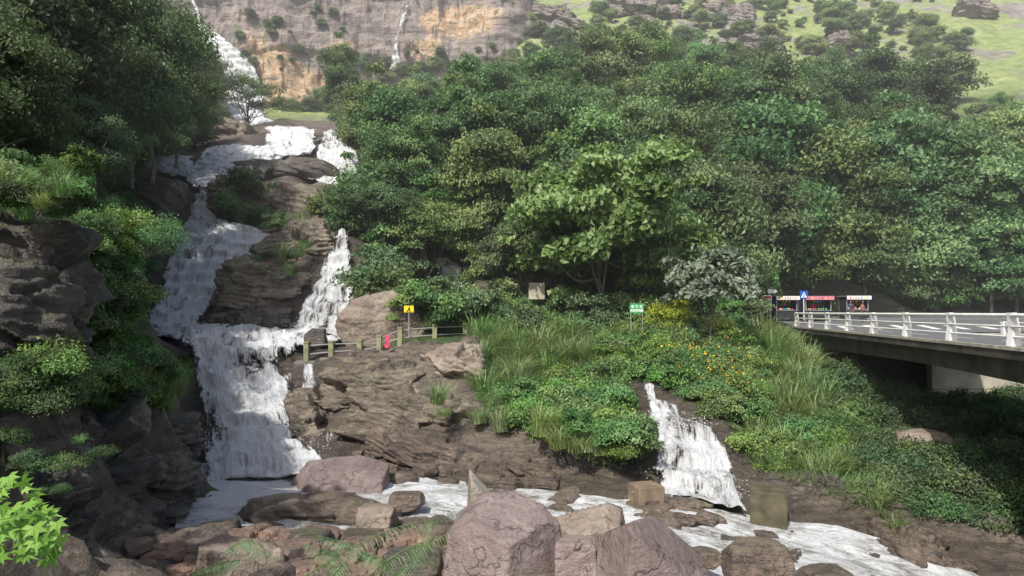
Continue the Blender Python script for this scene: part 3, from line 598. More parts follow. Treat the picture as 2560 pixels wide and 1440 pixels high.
for i in np.where(inf)[0]:
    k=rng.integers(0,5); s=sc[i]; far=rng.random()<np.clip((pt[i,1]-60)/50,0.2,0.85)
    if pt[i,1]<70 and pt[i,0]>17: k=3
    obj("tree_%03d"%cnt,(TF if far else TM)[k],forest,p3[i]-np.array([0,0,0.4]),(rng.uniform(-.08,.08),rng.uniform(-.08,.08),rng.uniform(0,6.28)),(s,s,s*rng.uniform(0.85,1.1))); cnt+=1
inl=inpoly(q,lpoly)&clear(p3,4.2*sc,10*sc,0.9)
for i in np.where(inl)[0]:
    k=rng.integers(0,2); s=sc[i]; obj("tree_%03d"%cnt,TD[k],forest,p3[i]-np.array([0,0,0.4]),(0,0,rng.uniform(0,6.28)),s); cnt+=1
pt=scatter(70,225,4.6,22); z=H(pt[:,0],pt[:,1]); p3=np.column_stack([pt,z]); q=proj(p3); s_=rng.uniform(0.1,1.0,len(p3))**1.6*0.95+0.1
ih=inpoly(q,hpoly)&clear(p3,2*s_,4*s_)&(fbm(p3*0.05,3)>0.0-np.where(q[:,1]>300,0.6,0))
for i in np.where(ih)[0]:
    lo=q[i,1]>200
    obj("tree_%03d"%cnt,TH[rng.integers(0,2)] if rng.random()<(0.75 if lo else 0.93) else TF[rng.integers(0,5)],forest,p3[i]-np.array([0,0,0.4]),(0,0,rng.uniform(0,6.28)),s_[i]*(1.4 if lo else .9)); cnt+=1
print("forest trees",cnt)
def shrub_mesh(name,seed,R,h,NL,ln,w,leaf,flow=0,K=22,rc=0.35):
    r0=np.random.default_rng(seed); v,f,c,cc=crown(r0,np.array([0,0,h*0.4]),(R,R,h*0.55),K,NL,rc*R,ln,w,0.3,0.2,0.5)
    mi=np.zeros(len(f))
    if flow:
        ix=r0.choice(NL,flow); e=v.reshape(-1,4,3)[ix].mean(1); e+= (e-np.array([0,0,h*0.4]))*0.08
        v2,f2=leaves(e,np.tile([0,-0.5,1.0],(flow,1))+r0.normal(size=(flow,3))*0.4,0.11,0.11,r0,0.0)
        v=np.concatenate([v,v2]); f=np.concatenate([f,f2+len(c)]); c=np.concatenate([c,np.full(len(v2),.5)]); mi=np.concatenate([mi,np.ones(flow)])
    return mesh(name,v,f,[leaf,M_fl],False,{'v':c},mi)
def blades(r0,N,hgt,spread,w,segs=4,droop=0.7):
    a=r0.uniform(0,6.283,N); base=np.stack([np.cos(a),np.sin(a)],1)*(r0.random(N)**0.5*spread)[:,None]
    dr=np.stack([np.cos(a+r0.normal(size=N)*0.7),np.sin(a+r0.normal(size=N)*0.7)],1); hh=hgt*r0.uniform(0.5,1.15,N); rch=hh*r0.uniform(0.25,droop,N)
    side=np.stack([-dr[:,1],dr[:,0]],1); V=[]
    for k in range(segs+1):
        t=k/segs; x=base+dr*(rch*t**1.7)[:,None]; zz=hh*(t-0.45*t**3*(rch/hh)*1.6); ww=w*(1-t**1.5)+0.001
        V.append(np.concatenate([x-side*ww/2,zz[:,None]],1)); V.append(np.concatenate([x+side*ww/2,zz[:,None]],1))
    V=np.stack(V,1); n2=2*(segs+1); fs=[]
    o=np.arange(N)[:,None]*n2
    for k in range(segs): fs.append(np.concatenate([o+2*k,o+2*k+1,o+2*k+3,o+2*k+2],1))
    return V.reshape(-1,3),np.concatenate(fs),np.repeat(np.clip(0.5+0.25*r0.normal(size=N),0,1),n2)
def grass_mesh(name,seed,N,h,sp_,w,mat=L_gr,droop=0.8):
    v,f,c=blades(np.random.default_rng(seed),N,h,sp_,w,4,droop); return mesh(name,v,f,[mat],False,{'v':c})
SH=[shrub_mesh("shrub_a",31,0.9,1.1,2600,0.13,0.085,L_sh),shrub_mesh("shrub_b",32,0.8,1.3,2200,0.16,0.07,L_sh),shrub_mesh("shrub_c",33,1.0,0.9,2600,0.11,0.08,L_sh,K=30)]
LAN=shrub_mesh("lantana",34,1.0,1.1,2600,0.12,0.08,L_sh,flow=75)
SF=[shrub_mesh("shrub_f",35,1.3,1.8,2600,0.22,0.13,L_for),shrub_mesh("shrub_g",36,1.2,2.2,2400,0.24,0.12,L_for)]
SD=[shrub_mesh("shrub_d",37,1.0,1.3,2600,0.14,0.07,L_shade),shrub_mesh("shrub_e",38,1.1,1.1,2600,0.12,0.06,L_shade)]
GR=[grass_mesh("grass_a",41,150,1.3,0.4,0.036),grass_mesh("grass_b",42,130,1.7,0.35,0.04),grass_mesh("grass_c",43,160,0.8,0.45,0.028)]
GD=[grass_mesh("grass_d",44,130,1.2,0.35,0.03,L_sh,1.0)]
def place(parent,meshes,p,s,sink=0.1,pre="plant"):
    for i in range(len(p)):
        k=rng.integers(0,len(meshes)); obj(pre+"_%04d"%i,meshes[k],parent,p[i]-np.array([0,0,sink]),(rng.uniform(-.15,.15),rng.uniform(-.15,.15),rng.uniform(0,6.28)),s[i]*rng.uniform(0.7,1.3))
def region(poly,ylo,yhi,sp,seed,noise_thr=None,near=0.7,road=True):
    pt=scatter(ylo,yhi,sp,seed); w=wdist(pt[:,0],pt[:,1]); pt=pt[w>near]; z=H(pt[:,0],pt[:,1]); p=np.column_stack([pt,z]); q=proj(p)
    m=inpoly(q,poly)
    if noise_thr is not None: m&=fbm(p*0.5+3,3)>noise_thr
    if road: m&=~on_road(pt[:,0],pt[:,1],0.3)
    return p[m]
KN1=[(1190,850),(1560,850),(1590,960),(1585,1100),(1610,1160),(1540,1150),(1400,1140),(1330,1080),(1200,1050),(1180,930)]
KN2=[(1600,860),(1960,850),(2030,900),(2130,1180),(2250,1330),(2100,1290),(1990,1250),(1900,1180),(1840,1080),(1760,1020),(1670,985),(1620,950)]
gt=empty("grass_tufts"); sh=empty("shrubs"); lan=empty("lantana_bush"); ug=empty("undergrowth"); gl=empty("bank_undergrowth")
p=region(KN1,26,40,0.58,51,None,0.9); q=proj(p); left=(fbm(p*0.35+1,2)>-0.1)&((q[:,1]<1000)|(q[:,0]<1290))
place(gt,GR,p[left],np.full(left.sum(),1.0)); place(sh,SH,p[~left],np.full((~left).sum(),0.85),0.25)
p=region([(1330,970),(1580,940),(1600,1160),(1480,1160),(1330,1080)],24,38,1.0,52,None,0.9); place(sh,SH,p,np.full(len(p),0.95),0.25)
p=region(KN2,23,42,0.6,53,None,0.95); q=proj(p); r=(q[:,0]>1890)|(q[:,1]<900)
place(gt,GR,p[r],np.full(r.sum(),1.05)); place(sh,SH,p[~r],np.full((~r).sum(),0.75),0.25)
p=region([(1640,880),(1900,880),(1880,1050),(1760,1000),(1650,960)],26,38,0.8,54,None,1.2); place(lan,[LAN],p,np.full(len(p),0.85),0.1)
p=region([(1780,1000),(2000,960),(2150,1250),(1930,1200),(1860,1080)],22,36,1.0,55,-0.1,1.1); place(sh,SH+GD,p,np.full(len(p),0.8),0.2)
p=region([(900,780),(900,640),(1060,700),(1300,720),(1900,740),(1900,800),(1880,840),(1200,845),(1060,830),(1060,770)],37,56,1.15,56); place(ug,SF+SH+GR[:1],p,np.full(len(p),0.8),0.2)
p=region([(1860,560),(2700,560),(2700,790),(1860,790)],60,80,1.6,62); p=p[(p[:,1]>63.0)]; place(ug,SF,p,np.full(len(p),1.6),0.2,"shrub")
p=region(fpoly,44,80,2.4,57); cl=clear(p,np.full(len(p),1.2),np.full(len(p),2.0)); p=p[cl]; place(ug,SF,p,np.full(len(p),1.3),0.2,"shrub")
p=region([(2060,900),(2900,900),(2900,1420),(2300,1330),(2200,1300)],18,40,0.85,58,None,0.7,False); place(ug,SD+GD+SD,p,np.full(len(p),0.95),0.2,"bank_shrub")
lb=[(-200,480),(200,440),(410,560),(410,640),(340,760),(300,830),(430,930),(440,1020),(300,1060),(190,980),(190,540),(-200,520)]
p=region(lb,13,60,0.9,59,-0.3); q1=proj(p+np.array([0.5,0,0.9])); cl=~inpoly(q1,[(440,560),(400,700),(335,830),(460,890),(480,1100),(900,900),(900,560)]); p=p[cl]
place(gl,SD+SH[:2]+GD+GR[:1],p,np.full(len(p),0.8),0.15)
p=region([(-400,350),(480,330),(400,400),(330,440),(330,480),(200,480),(-400,540)],30,95,1.9,60); cl=clear(p,np.full(len(p),1.4),np.full(len(p),2.2),1.0); p=p[cl]; place(gl,[SD[0],SF[0],SF[1]],p,np.full(len(p),1.5),0.2,"shrub")
def on_px(parent,meshes,lst,sink=0.1):
    for (u,v,d,s) in lst:
        k=rng.integers(0,len(meshes)); obj("plant",meshes[k],parent,P(u,v,d),(rng.uniform(-.2,.2),rng.uniform(-.2,.2),rng.uniform(0,6)),s)
r1=np.random.default_rng(77)
lst=[(r1.uniform(-40,190),r1.uniform(440,560),r1.uniform(13,16),r1.uniform(.3,.6)) for _ in range(36)]; on_px(gl,SD+SH+GD+GR,lst)
lst=[(r1.uniform(60,420),r1.uniform(930,1035),0,0) for _ in range(85)]; lst=[(u,v,14.2+(u-60)/400*8.5,r1.uniform(.4,.75)) for u,v,_,_ in lst]; on_px(gl,SD+SH+GD+GR,lst)
lst=[(r1.uniform(190,300),r1.uniform(580,900),0,0) for _ in range(55)]; lst=[(u,v,17+(u-170)/20,r1.uniform(.5,.85)) for u,v,_,_ in lst]; on_px(gl,SD+SH+GD,lst)
lst=[(r1.uniform(-20,170),r1.uniform(920,1040),12.4,r1.uniform(.3,.5)) for _ in range(20)]; on_px(gl,SD+GD+SH[:1],lst)
lst=[(420,1000,22.6,.8),(440,960,23.5,.8),(400,1010,22,.9),(450,990,23,.6),(380,1020,21.5,.8)]; on_px(gl,GD+GR[:2],lst)
lst=[(r1.uniform(-40,260),r1.uniform(1090,1250),12.3,r1.uniform(.15,.3)) for _ in range(12)]; on_px(gl,SD+GD,lst)
lst=[(700,650,43.0,1.0),(740,640,43.0,1.1),(660,680,42.1,.8),(640,650,43.4,.8),(720,690,42,.8),(760,620,43.4,1),(1090,1010,27.6,.8),(1110,1040,27.4,.7),(1230,1010,30,1),(1200,1060,28.6,.8),(640,590,52,.9),(700,570,53,1.2),(600,560,53,1.2),(760,560,53,1.4),(680,470,55.5,1),(980,800,36,.8),(1080,820,36.5,1),(1130,790,38,.9),(820,520,54,1.5),(1400,1120,25.5,.9),(1440,1130,25.3,.8),(1500,1140,25.2,.8),(1380,1060,26.6,1),(1350,1090,26.3,1),(1470,1130,25,.9),(1200,900,33,1),(1180,960,32,.9),(1210,1050,29,.9),(1250,1080,28,.9)]
on_px(gt,GR,lst)
lst=[(600,500,54.5,1.2),(640,560,53,1.4),(580,560,53.5,1.2),(800,560,53,1.5),(840,540,54,1.6),(690,590,51,1.2),(1010,790,36.5,1.1),(1120,770,39,1.3),(1060,800,37,1.0),(950,780,40,1.3),(1240,780,39,1),(1520,1120,25.2,.8),(1570,1110,25.6,.9),(1580,1140,25,.7),(1450,1100,25.8,.8),(1550,1150,24.8,.6)]
on_px(sh,SH+SF[:1],lst)
for (u0,u1,v0,v1,n_,a,b) in [(600,880,20,200,26,.2,.6),(880,1240,165,215,36,.3,.6),(1000,1240,100,150,8,.2,.4),(700,860,270,330,22,.4,.8)]:
    for _ in range(n_):
        u=r1.uniform(u0,u1); v=r1.uniform(v0,v1); p_=on_cliff(u,v) if v<218 else P(u,v,140); p_[1]-=0.6
        obj("plant",[TH[1],SF[0],SF[1],TH[0],TF[4]][r1.integers(0,5)],ug,p_-np.array([0,0,1]),(0,0,r1.uniform(0,6)),r1.uniform(a,b))
# feature trees
def tree(name,U,Vb,Vt,d,me,h,rz=0,sxy=1.0):
    b=P(U,Vb,d); s=(P(U,Vt,d)[2]-b[2])/h
    return obj(name,me,None,b,(0,0,rz),(s*sxy,s*sxy,s))
m=tree_mesh("broadleaf_tree",61,11,5.2,9.8,120,20000,0.9,0.44,0.32,L_lt,0.2,0.2,26,up=0.4,flatb=0.9,irr=0.2)
tree("broadleaf_tree",1510,815,365,40,m,11,sxy=1.0)
m=tree_mesh("tree_silver",62,4.4,2.1,3.4,30,3000,0.5,0.38,0.2,L_silver,0.07,0.5,14)
tree("silver_leaf_tree",1775,850,645,35.5,m,4.4)
m=shrub_mesh("yellow_shrub",63,1.1,2.0,4200,0.10,0.06,L_yel,K=30)
obj("yellow_shrub",m,None,P(1672,845,36.5)); obj("yellow_shrub",m,None,P(1800,865,36.2),(0,0,2),0.8)
m=tree_mesh("spreading_tree",64,11,6.2,5.5,75,12000,0.9,0.30,0.18,L_for_haze,0.22,0.5,36,up=0.6)
tree("spreading_tree",1560,310,95,84,m,11)
m=tree_mesh("riverside_tree",65,7,4,5,60,7000,0.7,0.26,0.12,L_for,0.16,0.4,26)
tree("riverside_tree",620,335,195,100,m,7); 
m=tree_mesh("tree_lean",66,8,5.2,4.4,80,16000,0.75,0.17,0.07,L_sh,0.14,0.3,34,up=0.8)
tree("feathery_tree",300,830,525,27,m,8,sxy=0.8)
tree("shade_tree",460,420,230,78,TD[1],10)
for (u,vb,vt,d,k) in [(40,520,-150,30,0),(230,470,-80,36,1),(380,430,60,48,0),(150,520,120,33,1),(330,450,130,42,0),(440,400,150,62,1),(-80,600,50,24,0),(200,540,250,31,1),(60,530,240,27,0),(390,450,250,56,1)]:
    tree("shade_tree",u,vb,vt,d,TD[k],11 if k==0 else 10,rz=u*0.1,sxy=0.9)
for (u,vb,vt,d,k,c) in [(1300,770,560,43,0,1),(1090,700,470,50,4,1),(960,720,430,50,0,1),(1000,560,330,62,3,1),(1760,800,470,50,3,1),(1850,740,420,58,0,1),(2080,740,400,65,3,1.0),(2250,740,330,66,1,1),(2160,750,520,64,3,1.1),(2340,760,520,65,3,1.1),(2420,770,420,66,3,1),(2540,770,450,66,3,1),(1950,740,330,66,3,1),(2480,780,560,64,3,1.1),(2030,750,540,64,3,1.1),(850,330,130,105,1,.7)]:
    tree("jungle_tree",u,vb,vt,d,TM[k],(9,11,9.5,10,8.5)[k],rz=u*0.3,sxy=c)
def lobed(r0,c,ax,nrm,s):
    ax=ax/np.linalg.norm(ax); nrm=nrm-ax*(nrm@ax); nrm/=np.linalg.norm(nrm); b=np.cross(nrm,ax); V=[c];
    an=np.radians([-125,-95,-75,-50,-32,-12,0,12,32,50,75,95,125]); rd=[.45,.75,.4,.95,.5,.62,1.25,.62,.5,.95,.4,.75,.45]
    for a,r in zip(an,rd): V.append(c+s*r*(ax*math.cos(a)+b*math.sin(a))-nrm*s*0.12*r*r)
    return np.array(V),np.array([[0,i,i+1] for i in range(1,13)])
r0=np.random.default_rng(9); parts=[]; cols=[]
for i in range(95):
    u=r0.uniform(-60,150); v=r0.uniform(1180,1400)
    if (u>40 and v<1180+(u-40)*1.1): continue
    c=P(u,v,r0.uniform(5.2,6.0)); a=np.array([0.8,-0.2,-0.5])+r0.normal(size=3)*0.35
    g,f=lobed(r0,c,a,np.array([0.1,-0.6,0.8])+r0.normal(size=3)*0.3,r0.uniform(0.07,0.12)); parts.append((g,f)); cols.append(np.full(len(g),r0.uniform(0.1,0.9)))
V_,F_=join(parts); obj("leafy_branch",mesh("leafy_branch",V_,F_,[L_fern],False,{'v':np.concatenate(cols)}))
def frond(r0,pts,N,ll,w):
    c=catmull(pts,N); t=np.gradient(c,axis=0); t/=np.linalg.norm(t,axis=1)[:,None]; sd=np.cross(t,[0,0,1]); sd/=np.linalg.norm(sd,axis=1)[:,None]
    parts=[tube(c,np.linspace(0.012,0.003,N),5)]
    for s in (-1,1):
        l=ll*np.sin(np.linspace(0.5,3.0,N))*r0.uniform(.8,1.1,N); d=sd*s*0.75+t*0.6+np.array([0,0,-0.45])
        a=c; m=c+d*l[:,None]*0.5+np.array([0,0,0.02]); e=c+d*l[:,None]+np.array([0,0,-1])*(l[:,None]*0.35); n_=t*w
        V=np.stack([a-n_*.3,a+n_*.3,m+n_,m-n_,e+n_*.1,e-n_*.1],1).reshape(-1,3); o=np.arange(N)[:,None]*6
        parts.append((V,np.concatenate([o+np.array([[0,1,2,3]]),o+np.array([[3,2,4,5]])])))
    return join(parts)
L_frond=leafmat("frond",(0.05,0.11,0.04),(0.10,0.19,0.07),(0.18,0.28,0.11),0.25)
parts=[]
for (a,b,c_) in [((760,1440,12.5),(960,1330,12.6),(1150,1285,13)),((820,1450,12),(880,1370,12.2),(800,1340,12.3)),((900,1460,12),(1000,1380,12.2),(1130,1330,12.5)),((600,1400,13),(540,1410,12.6),(480,1440,12)),((850,1450,12),(840,1390,12.5),(760,1360,13)),((980,1450,12),(1040,1380,12.3),(1080,1300,12.8)),((1000,1460,12),(960,1400,12),(900,1380,12)),((560,1380,14),(620,1350,14.2),(690,1400,13.8))]:
    parts.append(frond(r0,[P(*a),P(*b),P(*c_)],34,0.34,0.008))
V_,F_=join(parts); obj("palm_fronds",mesh("palm_fronds",V_,F_,[L_frond],False,{'v':np.repeat(r0.uniform(0,1,len(V_)//6+1),6)[:len(V_)]}))
def spray(name,lst,mat):
    D,Fc=ico(1); parts=[]
    for (u,v,d,su,sv,sd,n) in lst:
        c=P(u,v,d); m=px(1,d)
        for i in range(n):
            q=c+np.array([r0.normal()*su*m,r0.normal()*sd,abs(r0.normal())*sv*m]); parts.append((D*r0.uniform(0.005,0.02)*(d/28)+q,Fc))
    V_,F_=join(parts); obj(name,mesh(name,V_,F_,[mat],True))
W_drop=simple("water_drops",(0.85,0.87,0.88),0.4,0.02)
spray("water_spray",[(620,1130,27.3,85,35,.5,1300),(640,1010,30,55,40,.4,500),(430,810,41,40,25,.5,400),(520,650,48,50,25,.5,300),(800,830,39.5,35,20,.4,400),(1760,1240,23.3,65,25,.3,500),(1720,1070,27,40,20,.2,200),(1000,1250,21.5,80,6,.4,150),(1500,1290,21,80,5,.4,120),(1950,1370,18,90,6,.4,150)],W_drop)
# ------------------------------------------------------------ bridge + road
M_wh=simple("painted_concrete_white",(0.74,0.73,0.68),0.6,0.12,4,0.1)
M_conc=simple("concrete_weathered",(0.22,0.20,0.17),0.8,0.35,1.5,0.3)
M_cdark=simple("concrete_dark",(0.075,0.068,0.055),0.85,0.5,1.2,0.3)  # dark concrete, tone mottled by noise
M_asph=simple("asphalt",(0.13,0.13,0.135),0.85,0.2,12,0.2); M_mark=simple("road_paint",(0.75,0.75,0.72),0.6,0.1,8,0.05)
M_beige=simple("retaining_wall_concrete",(0.40,0.37,0.29),0.8,0.35,0.8,0.3)
yy2=np.linspace(-4,62,120); tt=np.linspace(0,1,30)
YY=np.repeat(yy2[:,None],30,1); XX=edge_x(YY)+0.25+(road_w(YY)-0.25)*tt[None]
obj("road",mesh("road",np.stack([XX.ravel(),YY.ravel(),road_z(XX,YY).ravel()],1),gridfaces(120,30),[M_asph],True))
def strip(name,pts,w,parent=None,mat=M_mark,off=0.006):
    pts=np.array(pts,float); t=np.gradient(pts,axis=0); s=np.stack([t[:,1],-t[:,0]],1); s/=np.linalg.norm(s,axis=1)[:,None]
    a=pts-s*w/2; b=pts+s*w/2; xy=np.stack([a,b],1).reshape(-1,2); z=road_z(xy[:,0],xy[:,1])+off
    return obj(name,mesh(name,np.column_stack([xy,z]),gridfaces(len(pts),2),[mat],True),parent)
mk=empty("road_markings")
yl=np.linspace(5,45.9,30); strip("edge_line",np.stack([edge_x(yl)+0.9,yl],1),0.12,mk)
for a in range(6,43,5): strip("centre_dash",[(edge_x(a)+4.4,a),(edge_x(a+2.5)+4.4,a+2.5)],0.12,mk)
for i in range(9):
    x=23+i*2.0; strip("crossing_bar",[(x,46.5),(x+1.1,50.5)],0.55,mk)
bx=np.linspace(20.5,60,20); strip("far_edge_line",np.stack([bx,57+bx*0.03],1),0.15,mk)
br=empty("road_bridge")
ye=np.linspace(-4,48.6,60); xe=edge_x(ye)
dep=0.6+0.5*np.abs((ye-26)/24)**1.6
prof=lambda z,off: np.stack([xe+off,ye,z],1)
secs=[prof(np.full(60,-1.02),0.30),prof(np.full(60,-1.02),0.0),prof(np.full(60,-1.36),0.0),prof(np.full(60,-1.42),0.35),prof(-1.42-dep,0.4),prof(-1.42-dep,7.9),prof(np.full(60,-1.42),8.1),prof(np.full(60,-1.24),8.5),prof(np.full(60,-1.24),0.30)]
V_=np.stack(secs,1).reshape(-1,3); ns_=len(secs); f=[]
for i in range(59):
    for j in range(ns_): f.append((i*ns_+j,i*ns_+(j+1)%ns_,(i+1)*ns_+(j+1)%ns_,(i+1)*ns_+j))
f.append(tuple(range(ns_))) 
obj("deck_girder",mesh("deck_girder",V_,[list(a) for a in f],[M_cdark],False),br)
sec=[prof(np.full(60,-1.0),0.28),prof(np.full(60,-1.0),-0.03),prof(np.full(60,-1.10),-0.03)]
V_=np.stack(sec,1).reshape(-1,3); obj("kerb_fascia",mesh("kerb_fascia",V_,gridfaces(60,3),[simple("kerb_paint",(0.4,0.37,0.3),0.7,0.3,3)],False),br)
for yb in np.arange(3.75,49,4.0):
    bm=bmesh.new(); x0=edge_x(yb)+0.12
    pr=[(-0.14,-1.0),(0.16,-1.0),(0.13,-0.55),(0.05,-0.02),(-0.10,-0.02),(-0.06,-0.5)]
    vs0=[bm.verts.new((x0+a,yb-0.13,z)) for a,z in pr]; vs1=[bm.verts.new((x0+a,yb+0.13,z)) for a,z in pr]
    bm.faces.new(vs0); bm.faces.new(vs1[::-1])
    for j in range(6): bm.faces.new((vs0[j],vs1[j],vs1[(j+1)%6],vs0[(j+1)%6]))
    bmesh.ops.recalc_face_normals(bm,faces=bm.faces); bmesh.ops.bevel(bm,geom=bm.edges[:],offset=0.015,segments=2,affect='EDGES')
    me=bpy.data.meshes.new("post"); bm.to_mesh(me); bm.free(); me.materials.append(M_wh); obj("railing_post",me,br)
for off,z,r in ((0.08,-0.10,0.065),(0.08,-0.42,0.035),(0.08,-0.72,0.035)):
    v,f=tube(np.stack([edge_x(ye[4:-1])+off,ye[4:-1],np.full(55,z)],1),r,8); obj("railing_pipe",mesh("railing_pipe",v,f,[M_wh],True),br)
for yb in np.arange(3.75,38,4.0): box("far_post",-0.12,0.12,-0.12,0.12,-1.24,-0.5,M_wh,br,0.02,(edge_x(yb)+8.3,yb,0))
for z in (-0.55,-0.8):
    v,f=tube(np.stack([edge_x(ye[4:46])+8.3,ye[4:46],np.full(42,z)],1),0.04,8); obj("far_pipe",mesh("far_pipe",v,f,[M_wh],True),br)
bb=empty("road_barrier",(16.6,20.8,-1.2),0.2)
for k in range(5): box("slat",-0.75,0.75,-0.12,0.12,0.22*k+0.04,0.22*k+0.2,M_cdark if k%2 else M_wh,bb,0.02)
for x in (-0.6,0.6): box("leg",x-0.05,x+0.05,0.13,0.2,0,1.12,M_conc,bb)
ab=empty("bridge_abutment"); box("wall",19.2,23,47.0,48.4,-9,-2.5,M_cdark,ab,0.03); 
rw=empty("retaining_wall")
for i in range(12):
    for j in range(5): box("panel",24.5+i*3.02,27.5+i*3.02,40.0,40.5,-9+j*1.5,-7.52+j*1.5,M_beige,rw,0.03)
box("coping",24.3,60.9,39.9,40.6,-1.5,-1.25,M_beige,rw,0.03)
M_blk=simple("block_concrete",(0.21,0.16,0.11),0.7,0.3,2,0.3); M_blk2=simple("block_mossy",(0.10,0.09,0.055),0.7,0.4,2,0.3)
def cblock(U,V0,V1,d,w,mat,rz):
    p=P(U,V0,d); h=px(V1-V0,d)+0.4
    bm=bmesh.new(); bmesh.ops.create_cube(bm,size=1); bmesh.ops.scale(bm,vec=(w,w*0.9,h),verts=bm.verts)
    bmesh.ops.bevel(bm,geom=bm.edges[:],offset=0.04,segments=3,affect='EDGES'); bmesh.ops.subdivide_edges(bm,edges=bm.edges[:],cuts=3,use_grid_fill=True)
    for v in bm.verts: v.co+=Vector(fbm(np.array([v.co[:]])*2.5+U,3)*np.ones(3)*0.04)
    me=bpy.data.meshes.new("concrete_block"); bm.to_mesh(me); bm.free(); me.materials.append(mat)
    obj("concrete_block",me,None,(p[0],p[1]+w*0.45,p[2]-h/2),(0,0,rz))
cblock(1622,1218,1275,22.7,0.95,M_blk,0.3); cblock(1935,1232,1305,21.8,1.1,M_blk2,-0.35)
# ------------------------------------------------------------ path railing
M_post=simple("mossy_concrete_post",(0.26,0.26,0.15),0.8,0.3,5,0.3); M_pipe=simple("galvanised_pipe",(0.35,0.34,0.32),0.45,0.2,5)
rl=empty("path_railing"); tops=[]
for (u,vt,vb,d) in [(766,855,903,33.6),(828,852,895,33.8),(899,850,888,34.2),(948,838,882,34.6),(1000,818,862,35.2),(1087,811,852,36),(1163,808,848,36.8),(1237,812,845,37.6),(1310,818,845,38.4),(1380,822,848,39)]:
    b=P(u,vb,d); t_=P(u,vt,d); box("post",-0.12,0.12,-0.12,0.12,b[2]-0.4,t_[2]-0.08,M_post,rl,0.015,(b[0],b[1],0)); tops.append((b,t_))
    box("cap",-0.135,0.135,-0.135,0.135,t_[2]-0.08,t_[2]+0.02,M_post,rl,0.02,(b[0],b[1],0))
for fr_ in (0.35,0.8):
    pts=np.array([b+(t_-b)*fr_ for b,t_ in tops]); v,f=tube(catmull(pts,60),0.03,6); obj("pipe",mesh("pipe",v,f,[M_pipe],True),rl)
for i in (0,1): 
    b=tops[i][0]; box("plinth",-0.5,0.5,-0.35,0.35,b[2]-0.5,b[2]+0.02,M_conc,rl,0.03,(b[0],b[1],0))
M_pink=simple("cloth_pink",(0.65,0.08,0.16),0.8)
g=[]; 
for i in range(9):
    for j in range(5): g.append((0.22*(j/4-0.5)*(0.6+0.6*i/8)+0.03*math.sin(i*1.7+j),-0.03*math.cos(j*2.1+i),-0.085*i))
obj("hanging_cloth",mesh("hanging_cloth",np.array(g),gridfaces(9,5),[M_pink],True),None,P(968,836,34.3))
rockpx("boulder",765,822,818,872,33.9,M_dark,seed=401,dep=0.9,npl=6)  # dark covered object beside the railing, built from a rock shape
# ------------------------------------------------------------ signs
M_grn=simple("sign_green",(0.06,0.33,0.13),0.5,0.05); M_yw=simple("sign_yellow",(0.8,0.62,0.03),0.5,0.05); M_blk_=simple("sign_black",(0.02,0.02,0.02),0.5,0.05)
M_w=simple("sign_white",(0.8,0.8,0.78),0.5,0.04); M_blu=simple("sign_blue",(0.02,0.10,0.42),0.5,0.05); M_red=simple("sign_red",(0.6,0.04,0.04),0.5,0.05); M_mt=simple("sign_post_metal",(0.3,0.3,0.3),0.4,0.1)
M_skin=simple("skin",(0.25,0.13,0.08),0.6,0.05)
def disc(name,r,x,y,z,mat,par,n=20,ri=0):
    a=np.linspace(0,2*np.pi,n,endpoint=False); v=np.stack([x+r*np.cos(a),np.full(n,y),z+r*np.sin(a)],1)
    return obj(name,mesh(name,v,[list(range(n))],[mat],False),par)
def poly(name,pts,y,mat,par): 
    v=np.array([(a,y,b) for a,b in pts]); return obj(name,mesh(name,v,[list(range(len(pts)))],[mat],False),par)
p=P(1022,773,35.2); e=empty("warning_sign",p); box("panel",-0.25,0.25,0,0.03,-0.18,0.18,M_yw,e,0.008); v,f=tube([(0,0.05,-1.4),(0,0.05,0.15)],[0.03,0.03],6); obj("post",mesh("post",v,f,[M_mt]),e)
disc("pictogram_head",0.035,0.02,-0.006,0.11,M_blk_,e); poly("pictogram_body",[(-.02,.06),(.05,.06),(.09,-.02),(.04,-.02),(.1,-.12),(.05,-.12),(0,-.04),(-.06,-.12),(-.11,-.12),(-.04,0)],-0.006,M_blk_,e)
poly("pictogram_ground",[(-.2,-.13),(.2,-.13),(.2,-.155),(-.2,-.155)],-0.006,M_blk_,e)
p=P(1592,771,36); e=empty("information_sign",p); box("panel",-0.36,0.36,0,0.03,-0.25,0.25,M_grn,e,0.01); 
for x in (-0.3,0.3): v,f=tube([(x,0.05,-1.6),(x,0.05,0.24)],[0.025]*2,6); obj("post",mesh("post",v,f,[M_mt]),e)
poly("strip",[(-.33,-.04),(.33,-.04),(.33,-.17),(-.33,-.17)],-0.004,M_w,e)
for i,x in enumerate((-0.22,0,0.22)): disc("pictogram_disc",0.07,x,-0.006,0.10,M_w,e); disc("pictogram",0.04,x,-0.009,0.10,M_grn,e,[3,20,4][i])
for k in range(2): poly("text_line",[(-.3,-.07-k*.05),(.27-k*.1,-.07-k*.05),(.27-k*.1,-.09-k*.05),(-.3,-.09-k*.05)],-0.009,M_grn,e)
e=empty("stone_tablet",P(1342,728,40.6)); box("slab",-0.48,0.48,0,0.1,-0.5,0.5,M_beige,e,0.03)
for k in range(6): poly("engraved_line",[(-.36,.34-k*.12),(.36-.1*(k%3),.34-k*.12),(.36-.1*(k%3),.315-k*.12),(-.36,.315-k*.12)],-0.004,M_blk,e)
e=empty("pedestrian_crossing_sign",P(2010,737,51)); box("panel",-0.3,0.3,0,0.03,-0.3,0.3,M_blu,e,0.01); poly("triangle",[(-.23,-.2),(.23,-.2),(0,.22)],-0.004,M_w,e)
disc("walker_head",0.03,0.0,-0.008,0.07,M_blk_,e); poly("walker",[(-.02,.035),(.03,.035),(.06,-.03),(.03,-.06),(.09,-.17),(.05,-.17),(0,-.08),(-.05,-.17),(-.09,-.17),(-.03,-.05)],-0.008,M_blk_,e)
